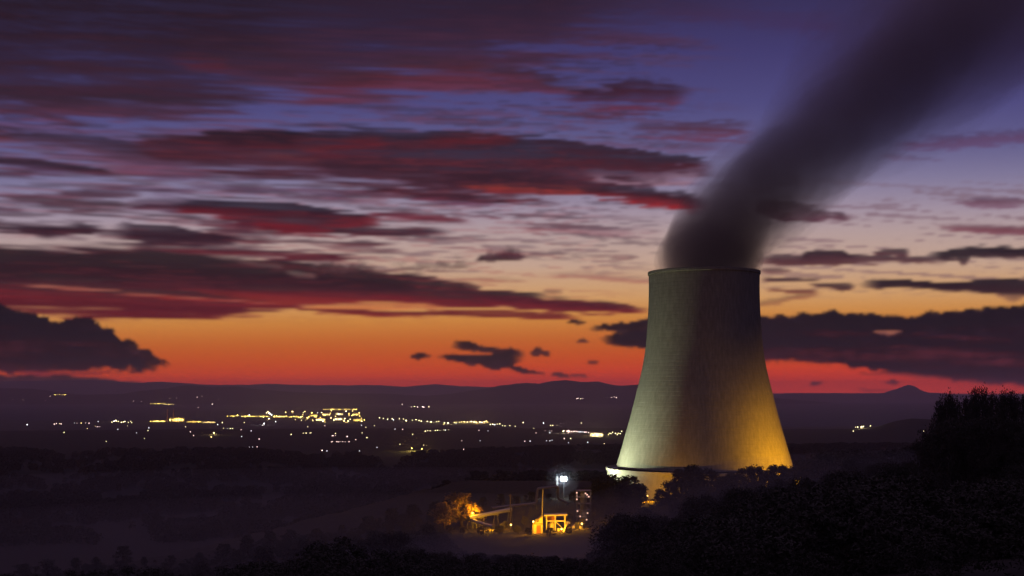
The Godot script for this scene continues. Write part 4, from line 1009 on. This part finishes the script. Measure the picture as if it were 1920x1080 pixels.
	# lamps of the works
	for s in [[Vector3(4.806, 61.166, -285.94), 80.0, "sodium lamp on a short post left of the tall yellow shed"], [Vector3(9.76, 59.988, -290.36), 45.0, "sodium lamp hung under the roof of the open shed"], [Vector3(11.16, 59.52, -285.6), 48.0, "sodium lamp on a short post in front of the open shed"], [Vector3(15.757, 60.65, -286.28), 42.0, "sodium lamp on a short post right of the arched hut"], [Vector3(-9.768, 60.432, -314.16), 70.0, "sodium lamp on a post beside the lit tree"], [Vector3(-0.254, 58.723, -302.6), 12.0, "small lone yellow lamp below the end of the thick pipe"], [Vector3(41.003, 59.006, -384.2), 180.0, "sodium lamp at the foot of the basin wall, in the gap between the dark trees"], [Vector3(-5.43, 57.937, -307.7), 90.0, "sodium lamp low in the bushes right under the thick pipe"], [Vector3(-5.28, 57.48, -285.6), 3.0, "dim small lamp low in the bushes below the pipes, on the right"], [Vector3(-9.12, 57.36, -285.6), 2.0, "dim small lamp low in the bushes below the pipes, on the left"]]:
		var q: Vector3 = s[0]
		var gy := ground_y(q.x, q.z)
		var lm := thing("post_lamp", s[2], "lamp", Vector3(q.x, gy, q.z))
		part("post", Mesher.new().tube([Vector3(0, -0.3, 0), Vector3(0, maxf(0.4, q.y - gy - 0.1), 0)], [0.07, 0.05], 6).done(), mats.steel, lm)
		part("lamp_globe", Mesher.new().ball(Vector3(0, q.y - gy, 0), 0.2, 8, 10).done(), mats.sodium_lamp, lm)
		omni(lm, Vector3(0, q.y - gy, 0), SODIUM, s[1], 0.2, 40.0)

const SODIUM := Color(1.0, 0.68, 0.06)

func lid(u: float, half: float) -> float:    # the lowest canopy over the breadth of a crown
	var v := line(canopy, u)
	for k in 9:
		v = minf(v, line(canopy, u + half * (k - 4) / 4.0))
	return v

func greenery() -> void:
	for k in 4:
		tree_kinds.append(make_tree(31 + k * 7, [0.40, 0.36, 0.46, 0.33][k], [0.18, 0.14, 0.2, 0.16][k], 70, 34, 0.036))
	for k in 2:
		tree_kinds.append(make_tree(91 + k * 5, 0.42, 0.12, 130, 60, 0.020, 0.5))
	var lower := "dark bushes and small trees on the lower left ridge"
	for s in [Vector3(-78.429, 59.357, -255), Vector3(-82.246, 57.651, -251.6), Vector3(-85.514, 57.88, -248.2), Vector3(-90.52, 57.463, -248.2), Vector3(-95.286, 56.857, -246.5), Vector3(-73.714, 57.214, -255), Vector3(-68.571, 57.429, -255), Vector3(-63.84, 57.646, -258.4), Vector3(-59.786, 58.779, -263.5), Vector3(-56.457, 59.714, -272), Vector3(-53.625, 59.593, -280.5), Vector3(-50.393, 58.914, -289), Vector3(-46, 58.375, -297.5), Vector3(-41.143, 58.371, -306), Vector3(-35.679, 59.607, -314.5), Vector3(-30.536, 60.821, -323), Vector3(-25.768, 61.029, -331.5), Vector3(-20.507, 61.431, -336.6)]:
		if absf(s.x + 78.43) < 0.5:
			tree_to(1, s, 1.15, "small_tree", "dark rounded bush that sticks up alone from the lower left ridge")
		else:
			tree_to(rng.randi() % 4, s, rng.randf_range(1.0, 1.6), "small_tree", "dark small tree on the skyline of the lower left ridge", lower)
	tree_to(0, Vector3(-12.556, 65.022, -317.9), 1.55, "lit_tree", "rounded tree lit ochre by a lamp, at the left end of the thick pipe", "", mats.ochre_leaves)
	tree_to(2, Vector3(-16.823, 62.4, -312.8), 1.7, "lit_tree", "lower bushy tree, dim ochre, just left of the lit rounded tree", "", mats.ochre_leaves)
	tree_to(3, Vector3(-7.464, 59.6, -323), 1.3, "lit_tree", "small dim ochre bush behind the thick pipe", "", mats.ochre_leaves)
	var front := "dark trees in front of the foot of the tower"
	for s in [Vector3(23.721, 67.304, -348.5), Vector3(27.821, 67.743, -348.5), Vector3(32.077, 67.193, -350.2), Vector3(34.534, 65.229, -346.8), Vector3(40.455, 63.61, -345.1), Vector3(42.997, 66.193, -343.4), Vector3(45.857, 69.571, -340), Vector3(48.51, 71.049, -336.6), Vector3(51.48, 69.917, -336.6), Vector3(54.88, 68.3, -333.2), Vector3(58.678, 68.893, -334.9), Vector3(61.564, 70.361, -331.5), Vector3(63.327, 71.016, -329.8), Vector3(67.2, 69.28, -333.2), Vector3(68.929, 71.389, -328.1), Vector3(70.943, 70.354, -324.7)]:
		tree_to(rng.randi() % 4, s, rng.randf_range(1.0, 1.4), "dark_tree", "dark tree standing black against the foot of the lit tower", front)
	for s in [Vector3(23.8, 67.32, -333.2), Vector3(29.12, 67.04, -333.2), Vector3(20.571, 63.669, -326.4), Vector3(24.843, 64.889, -319.6), Vector3(31.214, 63.943, -323), Vector3(35.586, 61.8, -319.6)]:
		tree_to(rng.randi() % 4, s, 1.1, "dark_tree", "dark tree between the steel tower and the foot of the cooling tower", "dark trees beside the steel tower")
	var ridge := "dark trees along the right ridge"
	for s in [Vector3(71.743, 71.931, -316.2), Vector3(71.486, 73.8, -306), Vector3(70.55, 76.279, -289), Vector3(72.246, 77.154, -280.5), Vector3(73.6, 77.771, -272), Vector3(75.286, 77.489, -263.5), Vector3(75.643, 78.536, -255), Vector3(74, 80.1, -238), Vector3(71.314, 81.364, -221)]:
		tree_to(rng.randi() % 4, s, rng.randf_range(1.0, 1.4), "ridge_tree", "dark tree on the skyline of the slope right of the tower", ridge)
	var big := ["leftmost of the tall dark trees at the right edge", "second tall dark tree from the left in the group at the right edge", "tallest dark tree in the group at the right edge", "dark tree just right of the tallest one at the right edge", "dark tree with a broken crown near the right edge of the view", "last tall dark tree of the group, touching the right edge"]
	var at := [Vector3(45.24, 89.666, -132.6), Vector3(48.343, 89.143, -136), Vector3(47.771, 90.217, -129.2), Vector3(52.949, 89.649, -139.4), Vector3(51.04, 90, -130.9), Vector3(53.946, 89.605, -134.3)]
	for k in 6:
		tree_to(4 + k % 2, at[k], [0.44, 0.5, 0.42, 0.46, 0.42, 0.5][k], "tall_tree", big[k])
	for s in [Vector3(41.863, 86.723, -125.8), Vector3(41.789, 87.261, -120.7), Vector3(43.1, 87.4, -119), Vector3(44.357, 87.684, -117.3), Vector3(45.657, 87.474, -115.6), Vector3(42.451, 84.734, -129.2)]:
		tree_to(4 + rng.randi() % 2, s, 0.75, "dark_bush", "dark bush under the tall trees at the right edge", "dark bushes under the tall trees on the right")
	var site := "dark bushes among the works"
	for s in [Vector3(-14.834, 58.32, -299.2), Vector3(-11.303, 57.811, -292.4), Vector3(-7.043, 57.821, -289), Vector3(-2.966, 57.624, -294.1), Vector3(1.474, 57.811, -292.4), Vector3(3.557, 57.511, -282.2), Vector3(8.15, 57.633, -277.1), Vector3(12.341, 57.866, -277.1), Vector3(16.939, 58.27, -283.9), Vector3(15.971, 58.303, -292.4), Vector3(-1.56, 58.02, -309.4), Vector3(3.189, 59.443, -316.2), Vector3(14.083, 60.24, -316.2), Vector3(19.543, 61.457, -306)]:
		tree_to(rng.randi() % 4, s, rng.randf_range(1.0, 1.7), "site_bush", "dark bush among the pipes and sheds of the works", site)
	var back := "dark trees behind the works"
	for s in [Vector3(-18.474, 60.017, -360.4), Vector3(-13.577, 60.377, -367.2), Vector3(-8.643, 59.514, -374), Vector3(-3.489, 60.189, -377.4), Vector3(1.291, 59.006, -384.2), Vector3(6.189, 60.034, -387.6), Vector3(11.6, 58.846, -394.4), Vector3(19.386, 59.771, -391), Vector3(22.2, 61.933, -377.4), Vector3(-20.6, 59.689, -350.2)]:
		tree_to(rng.randi() % 4, s, rng.randf_range(1.1, 1.6), "back_tree", "dark tree standing behind the pipes, its top against the dim valley", back)
	# the wood that covers the slopes: only as high as the skyline lets it be
	var n := 0
	for k in 1400:
		if n >= 290: break
		var d := rng.randf_range(62.0, 200.0)
		var u := rng.randf_range(-72.0, 76.0)
		if u < -12.0: d = rng.randf_range(105.0, 275.0)
		var x := u * 0.01 * d
		var y := ground_y(x, -d * K)
		var most := EYE + (lid(u, 420.0 / d) - 0.7) * 0.01 * d - y
		var tall := minf(rng.randf_range(3.0, 7.5), most * rng.randf_range(0.7, 1.0))
		if tall < 1.8 or (y + tall - EYE) / d < -0.255: continue
		if u > -8.0 and u < 11.0 and d > 158.0: continue
		n += 1
		var where := "lower left slope" if u < -12.0 else ("slope in front of the works" if u < 11.0 else ("slope below the tower" if u < 37.0 else "right hand slope"))
		tree(rng.randi() % 4 if d > 130.0 else 4 + rng.randi() % 2, Vector3(x, y, -d * K), tall, rng.randf_range(0.9, 1.5), "hillside_tree", "dark tree lost among others on the " + where, "dark trees on the " + where)
	for k in 60:
		var d := rng.randf_range(112.0, 156.0)
		var u := rng.randf_range(-15.0, 12.0)
		var x := u * 0.01 * d
		var y := ground_y(x, -d * K)
		var most := EYE + (lid(u, 300.0 / d) - 0.4) * 0.01 * d - y
		var tall := minf(rng.randf_range(2.5, 5.5), most * rng.randf_range(0.75, 1.0))
		if tall > 1.5:
			tree(rng.randi() % 4, Vector3(x, y, -d * K), tall, rng.randf_range(1.0, 1.6), "hillside_tree", "dark tree lost among others on the slope in front of the works", "dark trees on the slope in front of the works")
	# low scrub between the trees
	var mm := MultiMesh.new()
	mm.transform_format = MultiMesh.TRANSFORM_3D
	mm.mesh = make_tree(77, 0.62, 0.05, 60, 56, 0.028)[1]
	var put := []
	for k in 9000:
		var d := pow(rng.randf(), 0.8) * 220.0 + 9.0
		var u := rng.randf_range(-85.0, 85.0)
		var x := u * 0.01 * d
		var y := ground_y(x, -d * K)
		var most := EYE + (lid(u, 160.0 / d) - 0.4) * 0.01 * d - y
		var s := minf(rng.randf_range(0.6, 2.2), most * rng.randf_range(0.3, 1.0))
		if s < 0.4 or (d > 160.0 and u > -9.0 and u < 11.0 and rng.randf() < 0.3): continue
		if d > 150.0 and u > -9.0 and u < 11.0: s = minf(s, 0.9)
		put.append(Transform3D(Basis(Vector3.UP, rng.randf() * TAU).scaled(Vector3(s * 1.2, s, s * 1.2)), Vector3(x, y - 0.1, -d * K)))
	mm.instance_count = put.size()
	for k in put.size(): mm.set_instance_transform(k, put[k])
	var sh := MultiMeshInstance3D.new()
	sh.name = "scrub"
	sh.multimesh = mm
	sh.material_override = leaves
	add_child(sh)
	tag(sh, "dark low scrub covering the slopes between the trees", "scrub", "", "stuff")

func woodland() -> void:
	var mm := MultiMesh.new()
	mm.transform_format = MultiMesh.TRANSFORM_3D
	mm.mesh = make_tree(55, 0.5, 0.08, 26, 14, 0.10)[1]
	var put := []
	for k in 14000:
		var d := rng.randf_range(430.0, 1060.0)
		var u := rng.randf_range(-80.0, 80.0)
		var x := u * 0.01 * d
		if rough.get_noise_2d(x * 0.5, d * 0.5) < -0.12: continue
		var s := rng.randf_range(4.0, 9.0)
		put.append(Transform3D(Basis(Vector3.UP, rng.randf() * TAU).scaled(Vector3(s * 1.2, s, s * 1.2)), Vector3(x, ground_y(x, -d * K) - 0.5, -d * K)))
	mm.instance_count = put.size()
	for k in put.size(): mm.set_instance_transform(k, put[k])
	var o := MultiMeshInstance3D.new()
	o.name = "woodland"
	o.multimesh = mm
	o.material_override = leaves
	add_child(o)
	tag(o, "dark woods covering the rolling hills in the middle distance", "woods", "", "stuff")

func fog(called: String, parent: Node3D, at: Vector3, size: Vector3, density: float, tone: Color, b := Basis()) -> FogVolume:
	var f := FogVolume.new()
	f.name = called if parent != self else numbered(called)
	f.shape = RenderingServer.FOG_VOLUME_SHAPE_ELLIPSOID
	f.size = size
	var m := FogMaterial.new()
	m.density = density
	m.albedo = tone
	f.material = m
	parent.add_child(f, true)
	f.transform = Transform3D(b, at)
	return f

func plume() -> void:
	var path := [Vector3(64.821, 131.429, -425), Vector3(67.857, 139.286, -425), Vector3(75.714, 150, -425), Vector3(85.714, 161.786, -425), Vector3(97.857, 173.929, -425), Vector3(113.571, 186.429, -425), Vector3(130.714, 199.643, -425), Vector3(149.286, 213.929, -425), Vector3(167.857, 227.857, -425), Vector3(187.5, 241.786, -425)]
	var wide := [17.8, 17.2, 16.5, 17.5, 20.0, 23.0, 26.0, 29.0, 32.0, 35.0]
	var o := thing("steam_cloud", "broad dark plume of steam blowing up and to the right from the cooling tower", "steam", path[0])
	var r := RandomNumberGenerator.new()
	r.seed = 4
	var N := 30
	for k in N:
		var f := float(k) / (N - 1) * (path.size() - 1.001)
		var i := int(f)
		var p: Vector3 = path[i].lerp(path[i + 1], f - i)
		var w := lerpf(wide[i], wide[i + 1], f - i)
		var d: Vector3 = (path[mini(i + 2, path.size() - 1)] - path[maxi(i - 1, 0)]).normalized()
		if i == 0: d = (path[1] - path[0]).normalized()
		var s := d.cross(Vector3.BACK).normalized()
		var spread := smoothstep(0.3, 3.0, f) * w * 0.26
		p += s * clampf(r.randfn(), -1.6, 1.6) * spread + Vector3(0, 0, clampf(r.randfn(), -1.6, 1.6) * spread)
		var a := w * lerpf(1.0, r.randf_range(0.68, 1.02), smoothstep(0.5, 3.0, f))
		var along := w * lerpf(0.75, r.randf_range(1.7, 2.3), smoothstep(0.2, 2.6, f))
		fog("steam_puff", o, p - o.position, Vector3(a * 2.0, along * 2.0, a * 2.0), PLUME * lerpf(2.6, 15.0 / w, smoothstep(0.0, 3.5, f)), Color(0.97, 0.90, 0.86), Basis(s, d, s.cross(d)))

const PLUME := 0.0088

# ------------------------------------------------------------------ everything
var mats := {}

func _ready() -> void:
	rng.seed = 20
	rough.seed = 3
	rough.noise_type = FastNoiseLite.TYPE_SIMPLEX_SMOOTH
	rough.frequency = 0.02
	rough.fractal_octaves = 4
	# camera: level, looking west, the lens shifted up so that the tower stands upright
	var cam := Camera3D.new()
	cam.name = "camera"
	cam.projection = Camera3D.PROJECTION_FRUSTUM
	cam.near = 0.1
	cam.far = 60000.0
	cam.size = 2.0 * 0.1 * 540.0 / 1400.0 / K
	cam.frustum_offset = Vector2(0, 0.1 * 198.0 / 1400.0 / K)
	cam.position = Vector3(0, EYE, 0)
	cam.current = true
	add_child(cam)
	# sky and air
	var env := Environment.new()
	env.background_mode = Environment.BG_SKY
	var sky := Sky.new()
	var pan := PanoramaSkyMaterial.new()
	pan.panorama = make_sky()
	sky.sky_material = pan
	env.sky = sky
	env.tonemap_mode = Environment.TONE_MAPPER_LINEAR
	env.tonemap_exposure = 1.0
	# the evening haze, which scatters light mostly onward
	env.volumetric_fog_enabled = true
	env.volumetric_fog_density = FOG
	env.volumetric_fog_albedo = Color(0.92, 0.86, 0.92)
	env.volumetric_fog_anisotropy = 0.5
	env.volumetric_fog_length = 16000.0
	env.sdfgi_enabled = true
	env.ssao_enabled = true
	env.ssil_enabled = true
	var we := WorldEnvironment.new()
	we.name = "world"
	we.environment = env
	add_child(we)
	# the sun has set: only the faint broad glow of the west is left
	var sun := DirectionalLight3D.new()
	sun.name = "sunset_glow"
	sun.light_color = Color(1.0, 0.55, 0.35)
	sun.light_energy = 0.02
	sun.light_angular_distance = 12.0
	sun.shadow_enabled = true
	add_child(sun)
	sun.look_at_from_position(Vector3(0, 4, -100), Vector3.ZERO, Vector3.UP)

	# materials
	mats.steel = paint(0.16, 0.16, 0.17, 0.5, 0.6)
	mats.plaster = paint(0.45, 0.42, 0.36)
	mats.roof = paint(0.16, 0.12, 0.10)
	mats.mast = paint(0.42, 0.16, 0.12, 0.7)
	mats.wood = paint(0.12, 0.09, 0.07)
	mats.rust = paint(0.26, 0.09, 0.04)
	mats.pale_paint = paint(0.5, 0.46, 0.36, 0.6)
	mats.glass_and_dark_doorway = paint(0.03, 0.03, 0.035, 0.2)  # window glass, and the painted darkness of the open hut doorway
	mats.lagging = paint(0.5, 0.49, 0.48, 0.45, 0.3)
	mats.pipe_dull = paint(0.3, 0.28, 0.27, 0.6, 0.2)
	mats.gap_shade_and_vessel = paint(0.18, 0.17, 0.15)  # dark for the shaded gap under the shell, and for the vessel
	mats.sodium_lamp = glow(1.0, 0.55, 0.12, 9.0)
	mats.sodium_lens = glow(1.0, 0.5, 0.08, 9.0)
	mats.white_lamp = glow(0.9, 0.97, 1.0, 30.0)
	mats.rose_lamp = glow(1.0, 0.55, 0.42, 1.3)
	mats.concrete = StandardMaterial3D.new()
	mats.concrete.albedo_texture = speckle(21, 0.02, Color(0.24, 0.235, 0.195), Color(0.44, 0.43, 0.36), 1024, 5)
	mats.concrete.uv1_triplanar = true
	mats.concrete.uv1_scale = Vector3(0.05, 0.009, 0.05)
	mats.concrete.roughness = 0.95
	mats.concrete.metallic_specular = 0.2
	mats.concrete.detail_enabled = true
	mats.concrete.detail_albedo = speckle(22, 0.05, Color(0.72, 0.72, 0.72), Color(1, 1, 1), 512, 4)
	mats.concrete.detail_blend_mode = BaseMaterial3D.BLEND_MODE_MUL
	mats.concrete.detail_uv_layer = BaseMaterial3D.DETAIL_UV_2
	mats.concrete.uv2_triplanar = true
	mats.concrete.uv2_scale = Vector3(0.02, 0.22, 0.02)
	mats.basin = StandardMaterial3D.new()
	mats.basin.albedo_texture = speckle(23, 0.02, Color(0.34, 0.33, 0.28), Color(0.5, 0.49, 0.42), 512, 5)
	mats.basin.uv1_triplanar = true
	mats.basin.uv1_scale = Vector3(0.08, 0.03, 0.08)
	mats.basin.roughness = 0.95
	bark = paint(0.06, 0.045, 0.035, 1.0)
	leaves = paint(0.10, 0.095, 0.07, 0.9)
	leaves.metallic_specular = 0.15
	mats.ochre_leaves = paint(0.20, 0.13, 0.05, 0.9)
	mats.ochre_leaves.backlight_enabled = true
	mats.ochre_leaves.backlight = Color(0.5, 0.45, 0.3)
	var soil := earthy(1, Color(0.04, 0.037, 0.029), Color(0.09, 0.076, 0.06), 0.06)
	var hazy_field := earthy(2, Color(0.07, 0.066, 0.055), Color(0.17, 0.155, 0.13), 0.004)  # plain made paler in place of the haze lying over it
	var wooded := earthy(4, Color(0.03, 0.032, 0.024), Color(0.06, 0.058, 0.045), 0.02)  # woods, darkened to draw the contrast that haze gives near ridges
	var hazy_rock := earthy(3, Color(0.12, 0.11, 0.10), Color(0.24, 0.21, 0.19), 0.001)  # far range coloured paler to paint in the haze before it

	# the land, from the slope at the camera's feet to the far mountains
	terrain("ground", 1.0, 560.0 * K, 140, soil)
	terrain("hills", 560.0 * K, 1900.0 * K, 60, wooded)
	terrain("plain", 1900.0 * K, 6000.0 * K, 50, hazy_field)
	terrain("mountains", 6000.0 * K, 7700.0 * K, 30, wooded)
	terrain("mountains", 7700.0 * K, 9200.0 * K, 24, hazy_rock)
	var water := paint(0.02, 0.022, 0.03, 0.65)
	water.metallic_specular = 0.3
	var w := Mesher.new()
	w.flat(Vector3(-9000, 0, -3300), Vector3(9000, 0, -3300), Vector3(9000, 0, -15400), Vector3(-9000, 0, -15400), Vector3.UP)
	tag(part("water", w.done(), water, self), "", "", "", "structure")

	cooling_tower()
	var white := Color(0.965, 1.0, 0.82)
	floodlight(TOWER + Vector3(35, 7.0, 35), TOWER + Vector3(14, 10, 6), SODIUM, mats.sodium_lens, 1750.0, 55.0, "sodium floodlight aimed at the orange right side of the tower, hidden behind the ridge trees")
	# the glaring white floodlight on its mast
	var lamp := Vector3(16.836, 62.229, -413.1)
	var g := ground_y(lamp.x, lamp.z)
	var o := thing("floodlight", "glaring white floodlight on a mast left of the foot of the tower", "floodlight", Vector3(lamp.x, g, lamp.z))
	var h := lamp.y - g
	part("mast", Mesher.new().tube([Vector3(0, -0.5, -0.5), Vector3(0, h + 0.4, -0.5)], [0.2, 0.14], 10).done(), mats.steel, o)
	part("bracket", Mesher.new().box(Vector3(0, h - 0.6, -0.25), Vector3(1.9, 0.16, 0.5)).done(), mats.steel, o)
	part("cabinet", Mesher.new().box(Vector3(-2.1, h - 0.6, -0.4), Vector3(0.5, 3.0, 0.4)).done(), mats.plaster, o)
	var globe := Mesher.new().ball(Vector3.ZERO, 0.42, 10, 14).done()
	for s in [[-0.55, 0.35], [0.55, 0.35], [-0.55, -0.25], [0.55, -0.25], [0.0, 0.05]]:  # several oversized globes imitate the glare of a smaller lamp
		var b := part("lamp_globe", globe, mats.white_lamp, o)
		b.position = Vector3(s[0], h + s[1], 0.1)
	omni(o, Vector3(0, h + 0.05, 0.9), Color(0.86, 0.94, 1.0), 50.0, 0.4, 60.0)
	spot(o, Vector3(1.4, h + 0.3, 0.1), TOWER + Vector3(-14, 34, 8), white, 1450.0, 58.0, 0.5, 0.9)
	works()
	far_town()
	plume()
	greenery()
	woodland()
	var halo := thing("glare_mist_cloud", "thin mist added before the white floodlight as its glare halo", "mist", lamp)  # mist balls added on the viewing side to imitate lens glare
	halo.set_meta("kind", "stuff")
	for r in [[2.6, 0.022], [5.5, 0.006]]:
		fog("glare_mist", halo, Vector3(-0.6, 0, r[0] + 1.0), Vector3.ONE * 2.0 * r[0], r[1], Color(0.95, 0.96, 1.0))
	var mist := "thin violet mist lying in the hollow at the bottom of the view"
	tag(fog("mist_bank_cloud", self, Vector3(-2.529, 62.691, -200.6), Vector3(64, 9, 60), 0.0055, Color(0.95, 0.92, 0.95)), mist, "mist", "", "stuff")
	tag(fog("added_haze_cloud", self, Vector3(-20, EYE - 32, -190), Vector3(260, 30, 220), 0.0011, Color(0.95, 0.92, 0.95)), "faint haze added to lighten the lower wooded slope on the left and in the middle", "haze", "", "stuff")  # haze volume added to lift the black of the near slope
	tag(fog("added_haze_cloud", self, Vector3(62, EYE - 20, -150), Vector3(120, 25, 220), 0.0018, Color(0.95, 0.92, 0.95)), "faint haze added to lighten the wooded slope on the right", "haze", "", "stuff")  # second added volume, brightening the dark right hand slope
	tag(fog("valley_haze_cloud", self, Vector3(-100, 4, -1000), Vector3(1100, 40, 700), 0.00045, Color(0.95, 0.92, 0.95)), "faint violet haze filling the dark valley behind the ridge", "haze", "", "stuff")

const FOG := 0.00007
